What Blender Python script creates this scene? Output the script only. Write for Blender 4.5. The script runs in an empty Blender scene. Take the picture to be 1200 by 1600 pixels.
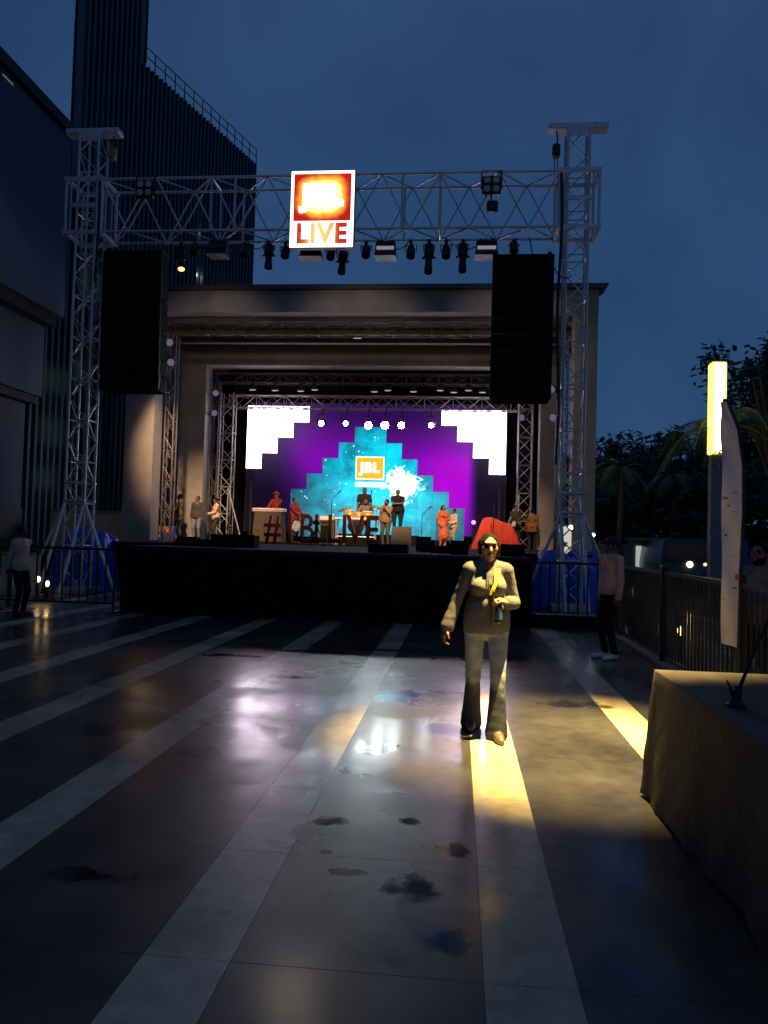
import bpy, math, random
import numpy as np
from mathutils import Vector, Matrix
random.seed(7); RNG = np.random.default_rng(7)
SC = bpy.context.scene
COL = SC.collection
rad = math.radians

# ------------------------------------------------------------------ camera
CAM_H = 1.6
YAW, PITCH, ROLL, FPX = rad(5.6), rad(1.9), rad(1.6), 1200.0
cF = Vector((-math.sin(YAW) * math.cos(PITCH), math.cos(YAW) * math.cos(PITCH), math.sin(PITCH)))
cR0 = Vector((math.cos(YAW), math.sin(YAW), 0)); cU0 = cR0.cross(cF)
cU = cU0 * math.cos(ROLL) - cR0 * math.sin(ROLL); cR = cR0 * math.cos(ROLL) + cU0 * math.sin(ROLL)
cam_data = bpy.data.cameras.new('camera'); cam = bpy.data.objects.new('camera', cam_data); COL.objects.link(cam)
cam_data.sensor_fit = 'VERTICAL'; cam_data.sensor_height = 36; cam_data.lens = 36 * FPX / 1600
cam_data.clip_end = 3000; cam_data.clip_start = 0.05
cm = Matrix((cR, cU, -cF)).transposed().to_4x4(); cm.translation = (0, 0, CAM_H); cam.matrix_world = cm
SC.camera = cam
def at(u, v, Y):            # point of the place seen at photo pixel (u, v), at distance Y along the plaza
    d = cF + cR * ((u - 600) / FPX) + cU * ((800 - v) / FPX)
    return Vector((0, 0, CAM_H)) + d * (Y / d.y)
def onground(u, v, z=0):
    d = cF + cR * ((u - 600) / FPX) + cU * ((800 - v) / FPX)
    return Vector((0, 0, CAM_H)) + d * ((z - CAM_H) / d.z)
def pix(p):
    q = Vector(p) - Vector((0, 0, CAM_H)); d = q.dot(cF)
    if d <= 0.05: return (-9999, 9999)
    return 600 + FPX * q.dot(cR) / d, 800 - FPX * q.dot(cU) / d

# ------------------------------------------------------------------ dusk sky, exposure
world = bpy.data.worlds.new('World'); SC.world = world; world.use_nodes = True
wn = world.node_tree.nodes; wl = world.node_tree.links
bg = wn['Background']
sky = wn.new('ShaderNodeTexSky'); sky.sky_type = 'NISHITA'; sky.sun_disc = False
sky.sun_elevation = rad(3.0); sky.sun_rotation = rad(180); sky.altitude = 0; sky.air_density = 1.0; sky.dust_density = 0.3; sky.ozone_density = 5.0
# an even overcast layer of dusk cloud over the clear-sky model
wtc = wn.new('ShaderNodeTexCoord'); wno = wn.new('ShaderNodeTexNoise'); wno.inputs['Scale'].default_value = 2.6; wno.inputs['Detail'].default_value = 6; wno.inputs['Distortion'].default_value = 0.5
wrm = wn.new('ShaderNodeMapRange'); wrm.inputs[1].default_value = 0.3; wrm.inputs[2].default_value = 0.7; wl.new(wno.outputs['Fac'], wrm.inputs[0])
wl.new(wtc.outputs['Generated'], wno.inputs['Vector'])
wcl = wn.new('ShaderNodeMix'); wcl.data_type = 'RGBA'; wl.new(wrm.outputs[0], wcl.inputs[0]); wcl.inputs[6].default_value = (0.155, 0.40, 1.02, 1); wcl.inputs[7].default_value = (0.30, 0.70, 1.62, 1)
wmx = wn.new('ShaderNodeMix'); wmx.data_type = 'RGBA'; wmx.inputs[0].default_value = 0.82; wl.new(sky.outputs[0], wmx.inputs[6]); wl.new(wcl.outputs[2], wmx.inputs[7])
wl.new(wmx.outputs[2], bg.inputs[0]); bg.inputs[1].default_value = 0.11
sun_d = bpy.data.lights.new('sun', 'SUN'); sun_d.energy = 0.01; sun_d.angle = rad(40); sun_d.color = (0.75, 0.85, 1.0)
sun = bpy.data.objects.new('sun', sun_d); COL.objects.link(sun); sun.rotation_euler = (rad(35), 0, rad(20)); sun.location = (0, 0, 40)
SC.view_settings.view_transform = 'Standard'; SC.view_settings.look = 'None'; SC.view_settings.gamma = 1
SC.view_settings.exposure = 0.0; SC.view_settings.use_curve_mapping = False
SC.cycles.use_denoising = True
SC.cycles.max_bounces = 5; SC.cycles.diffuse_bounces = 2; SC.cycles.glossy_bounces = 3; SC.cycles.transparent_max_bounces = 8
SC.cycles.sample_clamp_indirect = 4.0
SC.cycles.caustics_reflective = False; SC.cycles.caustics_refractive = False

# ------------------------------------------------------------------ materials
MATS = {}
def M(name, col, rough=0.6, metal=0.0, var=0.25, scale=6.0, bump=0.0, bscale=40.0, spec=0.5, sheen=0):
    if name in MATS: return MATS[name]
    m = bpy.data.materials.new(name); m.use_nodes = True; nt = m.node_tree; n = nt.nodes; l = nt.links
    b = n['Principled BSDF']; b.inputs['Roughness'].default_value = rough; b.inputs['Metallic'].default_value = metal
    b.inputs['Specular IOR Level'].default_value = spec
    tc = n.new('ShaderNodeTexCoord'); no = n.new('ShaderNodeTexNoise'); no.inputs['Scale'].default_value = scale; no.inputs['Detail'].default_value = 5
    l.new(tc.outputs['Object'], no.inputs['Vector'])
    mr = n.new('ShaderNodeMapRange'); mr.inputs[1].default_value = 0.25; mr.inputs[2].default_value = 0.75
    mr.inputs[3].default_value = 1 - var; mr.inputs[4].default_value = 1 + var
    l.new(no.outputs['Fac'], mr.inputs[0])
    mx = n.new('ShaderNodeVectorMath'); mx.operation = 'SCALE'; mx.inputs[0].default_value = col[:3]
    l.new(mr.outputs[0], mx.inputs['Scale']); l.new(mx.outputs[0], b.inputs['Base Color'])
    r2 = n.new('ShaderNodeMapRange'); r2.inputs[1].default_value = 0.3; r2.inputs[2].default_value = 0.7
    r2.inputs[3].default_value = max(0.02, rough * 0.85); r2.inputs[4].default_value = min(1, rough * 1.15)
    l.new(no.outputs['Fac'], r2.inputs[0]); l.new(r2.outputs[0], b.inputs['Roughness'])
    if bump:
        n2 = n.new('ShaderNodeTexNoise'); n2.inputs['Scale'].default_value = bscale; n2.inputs['Detail'].default_value = 4
        l.new(tc.outputs['Object'], n2.inputs['Vector'])
        bp = n.new('ShaderNodeBump'); bp.inputs['Strength'].default_value = bump; bp.inputs['Distance'].default_value = 0.02
        l.new(n2.outputs['Fac'], bp.inputs['Height']); l.new(bp.outputs[0], b.inputs['Normal'])
    if sheen: b.inputs['Sheen Weight'].default_value = sheen
    MATS[name] = m; return m
def E(name, col, strength):
    if name in MATS: return MATS[name]
    m = bpy.data.materials.new(name); m.use_nodes = True; n = m.node_tree.nodes; b = n['Principled BSDF']
    b.inputs['Base Color'].default_value = (0.02, 0.02, 0.02, 1); b.inputs['Roughness'].default_value = 0.4
    b.inputs['Emission Color'].default_value = (*col, 1); b.inputs['Emission Strength'].default_value = strength
    MATS[name] = m; return m

class G:   # tiny node-graph helper
    def __init__(s, name):
        s.m = bpy.data.materials.new(name); s.m.use_nodes = True; s.n = s.m.node_tree.nodes; s.l = s.m.node_tree.links
        s.b = s.n['Principled BSDF']; s.pos = s.n.new('ShaderNodeNewGeometry').outputs['Position']
    def plug(s, x, sock):
        if hasattr(x, 'is_output'): s.l.new(x, sock)
        else:
            try: sock.default_value = x
            except Exception: sock.default_value = (*x, 1) if len(x) == 3 else x
    def math(s, op, a, b=0.0, clamp=False):
        k = s.n.new('ShaderNodeMath'); k.operation = op; k.use_clamp = clamp; s.plug(a, k.inputs[0]); s.plug(b, k.inputs[1]); return k.outputs[0]
    def noise(s, scale, detail=4, dist=0.0, vec=None, rough=0.5):
        k = s.n.new('ShaderNodeTexNoise'); k.inputs['Scale'].default_value = scale; k.inputs['Detail'].default_value = detail
        k.inputs['Distortion'].default_value = dist; k.inputs['Roughness'].default_value = rough
        s.l.new(vec or s.pos, k.inputs['Vector']); return k.outputs['Fac']
    def range(s, x, a, b, c=0.0, d=1.0, smooth=False):
        k = s.n.new('ShaderNodeMapRange'); k.clamp = True
        if smooth: k.interpolation_type = 'SMOOTHSTEP'
        s.plug(x, k.inputs[0])
        for i, v in enumerate((a, b, c, d)): k.inputs[i + 1].default_value = v
        return k.outputs[0]
    def mix(s, f, a, b):
        k = s.n.new('ShaderNodeMix'); k.data_type = 'RGBA'; s.plug(f, k.inputs[0]); s.plug(a, k.inputs[6]); s.plug(b, k.inputs[7]); return k.outputs[2]
    def xyz(s, v=None):
        k = s.n.new('ShaderNodeSeparateXYZ'); s.l.new(v or s.pos, k.inputs[0]); return k.outputs

PUDDLES = [(642, 1388, .16, .17), (548, 1364, .15, .07), (508, 1332, .07, .06), (700, 1330, .16, .14), (706, 1470, .13, .15), (515, 1283, .12, .10), (560, 1205, .2, .14), (360, 1024, .6, .2),
           (480, 1018, .8, .2), (600, 1016, .7, .16), (455, 1058, .3, .14), (130, 1366, .3, .1), (690, 1082, .34, .1), (900, 1100, .5, .22), (640, 1284, .07, .07), (628, 1088, .34, .42), (585, 1168, .22, .22)]
def wet_floor(name, dry, wet):
    g = G(name); b = g.b
    w = g.range(g.noise(0.45, 6, 0.6), 0.40, 0.62, smooth=True)
    w = g.range(w, 0, 1, .25, .85)
    fine = g.noise(9, 6); grit = g.noise(140, 3)
    col = g.mix(w, dry, wet)
    patch = g.noise(1.3, 7, .5, rough=.6)
    tone = g.math('MULTIPLY', g.range(patch, .3, .7, .62, 1.3), g.math('ADD', g.range(fine, 0.2, 0.8, 0.68, 1.25), g.range(grit, 0.25, 0.75, -0.40, 0.40)))
    sc = g.n.new('ShaderNodeVectorMath'); sc.operation = 'SCALE'; g.l.new(col, sc.inputs[0]); g.l.new(tone, sc.inputs['Scale'])
    X, Y, Z = g.xyz(); wob = g.noise(6.0, 8, 0.4, rough=.66); fld = -0.5
    for u, v, rx, ry in PUDDLES:
        p = onground(u, v); ex = g.math('DIVIDE', g.math('SUBTRACT', X, p.x), rx); ey = g.math('DIVIDE', g.math('SUBTRACT', Y, p.y), ry)
        d = g.math('SUBTRACT', 1.0, g.math('MULTIPLY', g.math('ADD', g.math('MULTIPLY', ex, ex), g.math('MULTIPLY', ey, ey)), .8)); fld = g.math('MAXIMUM', fld, d)
    pd = g.range(g.math('ADD', fld, g.math('MULTIPLY', g.math('SUBTRACT', wob, .5), 2.6)), .32, 1.05, smooth=True)
    dk = g.n.new('ShaderNodeVectorMath'); dk.operation = 'SCALE'; g.l.new(sc.outputs[0], dk.inputs[0]); g.l.new(g.range(pd, 0, 1, 1.0, .3), dk.inputs['Scale'])
    g.l.new(dk.outputs[0], b.inputs['Base Color'])
    r = g.math('ADD', g.range(w, 0, 1, 0.42, 0.26), g.range(g.noise(2.6, 5, 0.4), 0.3, 0.7, -0.07, 0.07))
    film = g.range(g.math('ADD', g.noise(1.1, 6, .5), g.math('MULTIPLY', pd, .25)), .38, .62, .10, .9, smooth=True)
    g.l.new(film, b.inputs['Coat Weight']); g.l.new(g.range(pd, 0, 1, .17, .05), b.inputs['Coat Roughness']); b.inputs['Coat IOR'].default_value = 1.33
    b.inputs['Specular IOR Level'].default_value = 0.5
    g.l.new(g.math('MULTIPLY', r, g.range(pd, 0, 1, 1.0, .4)), b.inputs['Roughness'])
    bp = g.n.new('ShaderNodeBump'); bp.inputs['Strength'].default_value = 0.16; bp.inputs['Distance'].default_value = 0.004
    g.l.new(g.math('ADD', g.noise(55, 3), g.math('MULTIPLY', g.noise(5, 3), 2.5)), bp.inputs['Height']); g.l.new(bp.outputs[0], b.inputs['Normal'])
    return g.m
m_dark_slab = wet_floor('dark_wet_paving', (0.056, 0.053, 0.058), (0.033, 0.031, 0.035))
m_light_slab = wet_floor('pale_wet_paving', (0.54, 0.46, 0.35), (0.40, 0.34, 0.26))
m_mortar = M('mortar', (0.09, 0.09, 0.09), 0.7)
m_asphalt = M('asphalt', (0.05, 0.05, 0.052), 0.55, bump=0.2)
m_water = M('puddle_water', (0.012, 0.012, 0.014), 0.05, var=0.1, spec=0.5)
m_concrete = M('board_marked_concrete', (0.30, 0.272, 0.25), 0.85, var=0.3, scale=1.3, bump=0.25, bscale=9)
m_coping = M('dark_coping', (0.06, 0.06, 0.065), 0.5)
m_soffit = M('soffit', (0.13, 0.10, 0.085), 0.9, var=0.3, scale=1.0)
m_black = M('black_cloth', (0.008, 0.008, 0.009), 0.95, spec=0.1, bump=0.2, bscale=12)
m_drape = M('stage_drape', (0.012, 0.010, 0.014), 0.95, spec=0.1)
m_deck = M('stage_deck', (0.02, 0.017, 0.015), 0.9, var=0.3, spec=.08)
m_alu = M('aluminium_tube', (0.58, 0.58, 0.6), 0.42, 0.55, var=0.2, scale=14)
m_alu_old = M('dull_aluminium', (0.42, 0.4, 0.38), 0.55, 0.4, var=0.25, scale=9)
m_blackmetal = M('black_metal', (0.014, 0.014, 0.015), 0.5, 0.2)
m_cabinet = M('speaker_cabinet', (0.008, 0.008, 0.008), 0.8, spec=0.15)
m_grille = M('speaker_grille', (0.006, 0.006, 0.006), 0.75, bump=0.3, bscale=120, spec=0.15)
m_fence = M('fence_paint', (0.022, 0.022, 0.025), 0.35, 0.1)
m_tarp = M('blue_tarp', (0.015, 0.09, 0.62), 0.45, var=0.3, scale=4, bump=0.4, bscale=7)
m_redcloth = M('red_cloth', (0.62, 0.045, 0.02), 0.7, var=0.25, scale=5, bump=0.3, bscale=9)
m_tablecloth = M('table_cloth', (0.095, 0.08, 0.076), 0.9, var=0.3, scale=3, bump=0.25, bscale=14, spec=0.2)
m_wallblue = M('blue_grey_panel', (0.08, 0.105, 0.16), 0.7, var=0.12, scale=0.6)
m_wallblue2 = M('blue_metal_panel', (0.075, 0.11, 0.17), 0.6, var=0.15, scale=0.8)
m_trim = M('dark_trim', (0.014, 0.015, 0.019), 0.6)
m_fin = M('facade_fin', (0.055, 0.10, 0.145), 0.55, 0.2, var=0.25, scale=1.2)
m_finback = M('facade_backing', (0.018, 0.03, 0.05), 0.7)
m_beige = M('beige_render', (0.42, 0.33, 0.22), 0.85, scale=2)
m_whitep = M('white_paint', (0.75, 0.74, 0.72), 0.5)
m_greyp = M('grey_paint', (0.2, 0.2, 0.22), 0.5)
m_leaf = M('leaf', (0.035, 0.07, 0.02), 0.6, var=0.5, scale=1.5)
m_leaf2 = M('dark_leaf', (0.02, 0.04, 0.016), 0.6, var=0.5, scale=1.5)
m_palm = M('palm_leaf', (0.10, 0.14, 0.03), 0.5, var=0.35, scale=3)
m_bark = M('bark', (0.09, 0.07, 0.05), 0.9, bump=0.5, bscale=12)
m_warm = E('warm_lamp', (1.0, 0.62, 0.22), 9)
m_glass = M('dark_glass', (0.02, 0.025, 0.03), 0.08)

# ------------------------------------------------------------------ mesh helpers
def props(o, label=None, cat=None, group=None, kind=None):
    if label: o['label'] = label
    if cat: o['category'] = cat
    if group: o['group'] = group
    if kind: o['kind'] = kind
    return o
class MB:
    def __init__(s): s.v = []; s.f = []; s.mi = []
    def add(s, vs, fs, mi=0):
        o = len(s.v); s.v += [tuple(p) for p in vs]; s.f += [tuple(i + o for i in f) for f in fs]; s.mi += [mi] * len(fs); return s
    def box(s, lo, hi, mi=0, M4=None):
        (a, b, c), (d, e, f) = lo, hi
        vs = [Vector(p) for p in ((a, b, c), (d, b, c), (d, e, c), (a, e, c), (a, b, f), (d, b, f), (d, e, f), (a, e, f))]
        if M4 is not None: vs = [M4 @ p for p in vs]
        return s.add(vs, [(3, 2, 1, 0), (4, 5, 6, 7), (0, 1, 5, 4), (1, 2, 6, 5), (2, 3, 7, 6), (3, 0, 4, 7)], mi)
    def bbox(s, lo, hi, bev, mi=0, M4=None):      # box with chamfered edges all round
        lo = Vector(lo); hi = Vector(hi); c = (lo + hi) / 2; h = (hi - lo) / 2; b = min(bev, *(x * 0.9 for x in h))
        vs = []; idx = {}
        for sx in (-1, 1):
            for sy in (-1, 1):
                for sz in (-1, 1):
                    for ax in range(3):
                        p = [sx * h.x, sy * h.y, sz * h.z]
                        for k in range(3):
                            if k != ax: p[k] -= (sx, sy, sz)[k] * b
                        idx[(sx, sy, sz, ax)] = len(vs); vs.append(c + Vector(p))
        fs = []
        for ax in range(3):
            o1, o2 = [k for k in range(3) if k != ax]
            for sg in (-1, 1):
                q = []
                for a, bb in ((-1, -1), (1, -1), (1, 1), (-1, 1)):
                    t = [0, 0, 0]; t[ax] = sg; t[o1] = a; t[o2] = bb; q.append(idx[(*t, ax)])
                fs.append(q)
        for ax in range(3):
            o1, o2 = [k for k in range(3) if k != ax]
            for a in (-1, 1):
                for bb in (-1, 1):
                    t0 = [0, 0, 0]; t0[o1] = a; t0[o2] = bb; t1 = list(t0); t0[ax] = -1; t1[ax] = 1
                    fs.append([idx[(*t0, o1)], idx[(*t1, o1)], idx[(*t1, o2)], idx[(*t0, o2)]])
        for sx in (-1, 1):
            for sy in (-1, 1):
                for sz in (-1, 1): fs.append([idx[(sx, sy, sz, k)] for k in range(3)])
        if M4 is not None: vs = [M4 @ p for p in vs]
        return s.add(vs, fs, mi)
    def tube(s, p0, p1, r0, r1=None, n=8, mi=0, caps=True):
        p0 = Vector(p0); p1 = Vector(p1); r1 = r0 if r1 is None else r1
        d = (p1 - p0).normalized(); a = d.orthogonal().normalized(); b = d.cross(a)
        vs = []
        for p, r in ((p0, r0), (p1, r1)):
            for i in range(n):
                t = 2 * math.pi * i / n; vs.append(p + a * (r * math.cos(t)) + b * (r * math.sin(t)))
        fs = [(i, (i + 1) % n, n + (i + 1) % n, n + i) for i in range(n)]
        if caps: fs += [tuple(range(n))[::-1], tuple(range(n, 2 * n))]
        return s.add(vs, fs, mi)
    def path(s, pts, r, n=6, mi=0):
        for a, b in zip(pts[:-1], pts[1:]): s.tube(a, b, r, n=n, mi=mi)
        return s
    def lathe(s, prof, c=(0, 0, 0), axis=None, n=20, mi=0):
        c = Vector(c); q = Vector((0, 0, 1)).rotation_difference(Vector(axis)) if axis else None
        vs = []; fs = []
        for r, z in prof:
            for i in range(n):
                t = 2 * math.pi * i / n; p = Vector((r * math.cos(t), r * math.sin(t), z))
                vs.append(c + (q @ p if q else p))
        for k in range(len(prof) - 1):
            for i in range(n): fs.append((k * n + i, k * n + (i + 1) % n, (k + 1) * n + (i + 1) % n, (k + 1) * n + i))
        fs += [tuple(range(n))[::-1], tuple(range((len(prof) - 1) * n, len(prof) * n))]
        return s.add(vs, fs, mi)
    def prism(s, poly, y0, y1, mi=0, plane='xz'):
        n = len(poly)
        def pt(a, b, y): return (a, y, b) if plane == 'xz' else ((y, a, b) if plane == 'yz' else (a, b, y))
        vs = [pt(a, b, y0) for a, b in poly] + [pt(a, b, y1) for a, b in poly]
        fs = [tuple(range(n)), tuple(range(n, 2 * n))[::-1]] + [(i, n + i, n + (i + 1) % n, (i + 1) % n) for i in range(n)]
        return s.add(vs, fs, mi)
    def mesh(s, name, mats, off=(0, 0, 0), smooth=False):
        me = bpy.data.meshes.new(name); o = Vector(off)
        me.from_pydata([tuple(Vector(p) - o) for p in s.v], [], s.f)
        for m in (mats if isinstance(mats, (list, tuple)) else [mats]): me.materials.append(m)
        if any(s.mi): me.polygons.foreach_set('material_index', s.mi)
        if smooth: me.polygons.foreach_set('use_smooth', [True] * len(me.polygons))
        me.validate(); me.update(); return me
def link(name, me, parent=None, loc=(0, 0, 0)):
    o = bpy.data.objects.new(name, me); COL.objects.link(o); o.location = loc
    if parent: o.parent = parent
    return o
def struct(name, mb, mat, loc=(0, 0, 0)):
    return props(link(name, mb.mesh(name, mat), None, loc), kind='structure')
UNIT = {}
def unit_tube(mat, n=8):
    k = (mat.name, n)
    if k not in UNIT: UNIT[k] = MB().tube((0, 0, 0), (0, 0, 1), 1, n=n).mesh('tube', mat)
    return UNIT[k]
def unit_box(mat):
    k = (mat.name, 'box')
    if k not in UNIT: UNIT[k] = MB().box((-.5, -.5, -.5), (.5, .5, .5)).mesh('block', mat)
    return UNIT[k]
class Thing:
    def __init__(s, name, label, cat, loc, group=None, rz=0.0):
        s.o = bpy.data.objects.new(name, None); COL.objects.link(s.o); s.o.location = loc; s.loc = Vector(loc); s.o.rotation_euler = (0, 0, rz)
        s.o.empty_display_size = 0.2; props(s.o, label, cat, group)
    def part(s, name, mb, mat, parent=None, smooth=False):          # mb in world coordinates (thing not rotated)
        return link(name, mb.mesh(name, mat, s.loc, smooth), parent or s.o)
    def lpart(s, name, mb, mat, parent=None, smooth=False):         # mb in local coordinates
        return link(name, mb.mesh(name, mat, (0, 0, 0), smooth), parent or s.o)
    def bar(s, name, p0, p1, r, mat, n=6, parent=None):
        p0 = Vector(p0); p1 = Vector(p1); d = p1 - p0
        o = link(name, unit_tube(mat, n), parent or s.o)
        q = Vector((0, 0, 1)).rotation_difference(d.normalized())
        o.matrix_local = Matrix.LocRotScale(p0 - s.loc, q, Vector((r, r, d.length))); return o
    def blk(s, name, lo, hi, mat, parent=None):
        lo = Vector(lo); hi = Vector(hi); o = link(name, unit_box(mat), parent or s.o)
        o.matrix_local = Matrix.LocRotScale((lo + hi) / 2 - s.loc, None, hi - lo); return o
def text_mesh(txt, size, depth, mat, bold=0.0, name='lettering'):
    c = bpy.data.curves.new(name, 'FONT'); c.body = txt; c.size = size; c.extrude = depth; c.offset = bold; c.space_character = 1.12; c.align_x = 'CENTER'; c.align_y = 'CENTER'; c.resolution_u = 3
    t = bpy.data.objects.new('tmp_text', c); COL.objects.link(t); bpy.context.view_layer.update()
    dg = bpy.context.evaluated_depsgraph_get(); me = bpy.data.meshes.new_from_object(t.evaluated_get(dg))
    bpy.data.objects.remove(t); bpy.data.curves.remove(c); me.materials.clear(); me.materials.append(mat); me.name = name
    return me
ORD = ['first', 'second', 'third', 'fourth', 'fifth', 'sixth', 'seventh', 'eighth', 'ninth', 'tenth', 'eleventh', 'twelfth']
def spot(name, loc, target, energy, col, angle, blend=0.5, radius=0.1, parent=None):
    d = bpy.data.lights.new(name, 'SPOT'); d.energy = energy; d.color = col; d.spot_size = rad(angle); d.spot_blend = blend; d.shadow_soft_size = radius
    o = bpy.data.objects.new(name, d); COL.objects.link(o); o.location = loc
    o.rotation_euler = (Vector(target) - Vector(loc)).to_track_quat('-Z', 'Y').to_euler()
    if parent is not None: o.parent = parent; o.location = Vector(loc) - parent.location
    return o

# ================================================================== THE SETTING
struct('ground', MB().add([(-700, -60, -0.03), (700, -60, -0.03), (700, 1200, -0.03), (-700, 1200, -0.03)], [(0, 1, 2, 3)]), m_asphalt)

# paving: slabs one by one, pale bands between dark fields
pav = struct('plaza_paving', MB().add([(-16, -3, -0.004), (6, -3, -0.004), (6, 24, -0.004), (-16, 24, -0.004)], [(0, 1, 2, 3)]), m_mortar)
PITCHX, BAND, C0 = 1.28, 0.34, 0.30
slab_cache = {}; extra = {0: MB(), 1: MB()}; nslab = 0; cand = []
for k in range(-12, 5):
    cx = C0 + k * PITCHX
    for kind, x0, x1 in ((1, cx - BAND / 2, cx + BAND / 2), (0, cx + BAND / 2, cx + PITCHX - BAND / 2)):
        for j in range(-3, 20):
            y0 = 0.86 + j; y1 = y0 + 1.0
            if x0 < -15.9 or x1 > 5.9: continue
            vis = False
            for fx in (x0, (x0 + x1) / 2, x1):
                for fy in (y0, y1):
                    if fy < 1: continue
                    u, v = pix((fx, fy, 0))
                    if -40 < u < 1240 and v < 1660: vis = True
            cand.append((0 if (vis and y0 < 14.2) else 1, y0 * y0 + ((x0 + x1) / 2) ** 2, kind, x0, x1, y0, y1))
cand.sort()
for far, _, kind, x0, x1, y0, y1 in cand:
    g = 0.0014; w = x1 - x0 - 2 * g; h = y1 - y0 - 2 * g
    dz = random.uniform(-0.0003, 0.0003); tx, ty = random.uniform(-.0004, .0004), random.uniform(-.0004, .0004)
    if far == 0 and nslab < 295:
        key = (kind,)
        if key not in slab_cache:
            mb = MB().box((-w / 2, -h / 2, -.02), (w / 2, h / 2, 0))
            slab_cache[key] = mb.mesh('slab', m_light_slab if kind else m_dark_slab)
        o = link('paving_slab', slab_cache[key], pav, ((x0 + x1) / 2, (y0 + y1) / 2, dz)); o.rotation_euler = (tx, ty, 0); nslab += 1
    else:
        extra[kind].box((x0 + g, y0 + g, -.02), (x1 - g, y1 - g, dz))
for k in (0, 1):
    props(link('paving_field', extra[k].mesh('paving_field', m_light_slab if k else m_dark_slab), pav), kind='stuff')

# ================================================================== LEFT BUILDINGS
def px_line_x(u, Y, v=840): return at(u, v, Y).x
lb = Thing('side_building', 'dark blue grey building with flat smooth walls at the left edge', 'building', (-14, 10, 0))
lb.part('upper_wall', MB().box((-32, -8, 8.55), (-13.15, 24, 14.6)), m_wallblue)
lb.part('roof_edge', MB().box((-32, -8, 14.6), (-13.0, 24.1, 14.95)), m_trim)
lb.part('soffit_band', MB().box((-32, -8, 8.2), (-13.3, 23.8, 8.548)), m_trim)
lb.part('middle_wall', MB().box((-32, 19.2, 5.9), (-13.75, 23.9, 8.198)), m_wallblue2)
rc = lb.part('recess_wall', MB().box((-32, -8, 5.9), (-14.6, 19.198, 8.198)), M('brown_recess', (0.10, 0.075, 0.05), 0.8))
lb.part('strip_light', MB().box((-14.4, 15.0, 8.05), (-14.0, 18.8, 8.15)), E('strip_glow', (1.0, 0.75, 0.35), 0.8))
lb.part('ledge', MB().box((-32, -8, 5.65), (-13.9, 23.85, 5.898)), m_trim)
lb.part('lower_wall', MB().box((-32, -8, 2.2), (-14.25, 23.8, 5.648)), m_wallblue)
lb.part('base_wall', MB().box((-32, -8, 0), (-14.2, 23.82, 2.198)), M('grey_base', (0.12, 0.125, 0.12), 0.85))
for y in (17.4, 18.6, 20.1): lb.part('roof_slot', MB().box((-13.14, y, 14.35), (-13.12, y + .5, 14.39)), E('slot_glow', (1, .8, .45), 0.12))
for y in (8, 12, 16, 20): lb.part('wall_joint', MB().box((-13.149, y, 8.56), (-13.143, y + .012, 14.59)), m_trim)

fac = Thing('louvre_tower', 'tall dark corrugated facade of vertical blue fins behind the stage', 'building', (-13, 30, 0))
fx = lambda Y: -13.08 + 0.2793 * (Y - 29)
Y0 = 25.4
while pix((fx(Y0), Y0, 14))[0] < 119: Y0 += 0.05
Y1, ZT, ZH = 37.7, 20.4, 36.0
fd = Vector((0.2793, 1, 0)).normalized(); fnrm = Vector((fd.y, -fd.x, 0))
def fpt(t, off, z): return Vector((fx(Y0), Y0, 0)) + fd * t + fnrm * off + Vector((0, 0, z))
L = (Y1 - Y0) / fd.y; LH = (29 - Y0) / fd.y
def slab_along(t0, t1, o0, o1, z0, z1):
    mb = MB(); mb.add([fpt(t, o, z) for z in (z0, z1) for t, o in ((t0, o0), (t1, o0), (t1, o1), (t0, o1))],
                      [(0, 3, 2, 1), (4, 5, 6, 7), (0, 1, 5, 4), (1, 2, 6, 5), (2, 3, 7, 6), (3, 0, 4, 7)]); return mb
def fac_block(t0, t1, z0, z1):      # the building body recedes behind the louvre face
    a, b = fpt(t0, -.45, 0), fpt(t1, -.45, 0); poly = [(a.x, a.y), (b.x, b.y), (b.x - 3.5, b.y + 9), (a.x * 1.42 + .5, a.y * 1.42)]
    return MB().prism(poly, z0, z1, plane='xy')
fac.part('backing_wall', fac_block(.05, L, 0, ZT - .3), m_finback)
fac.part('tower_wall', fac_block(.06, LH, ZT - .299, ZH), m_finback)
TN = -(Y0 - 24.15) / fd.y
fac.part('low_backing', slab_along(TN, .04, -.9, -.46, 0, 13.6), m_finback)
nf = int(L / 0.28)
for i in range(int(TN / .28), nf + 1):
    t = i * 0.28; top = 13.8 if t < 0 else (ZH if t < LH else ZT)
    c0 = fpt(t + .045, -0.12, 1.0); o = link('fin', unit_box(m_fin), fac.o)
    ang = math.atan2(fd.y, fd.x)
    o.matrix_local = Matrix.LocRotScale(Vector((c0.x, c0.y, (1.0 + top) / 2)) - fac.loc, Matrix.Rotation(ang, 3, 'Z').to_quaternion(), Vector((0.10, 0.26, top - 1.0)))
fac.part('corner_pole', MB().tube(fpt(LH + .15, 0.05, ZT), fpt(LH + .15, 0.05, ZH), .05), m_trim)
m_green = E('office_glow', (0.75, 1.0, 0.62), 0.30); m_green2 = E('office_lamp', (0.85, 1.0, 0.8), 3.0)
for (t0, t1, z0, z1, mm) in ((-1.4, -.1, 6.4, 7.2, m_green), (-1.3, -.2, 4.6, 5.4, m_green), (-1.5, -.5, 3.0, 3.6, m_green), (.1, .6, 7.0, 7.8, m_green), (0.3, 1.7, 10.2, 11.3, m_green), (0.2, .7, 33.4, 35.5, m_green)):
    fac.part('lit_window', slab_along(t0, t1, -0.449, -0.40, z0, z1), mm)
def near_fac(u, v):
    best = min(np.arange(0, L, .1), key=lambda t: abs(pix(fpt(t, -.3, 14))[0] - u)); p = fpt(best, -.3, 0); return best, at(u, v, p.y).z
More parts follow.
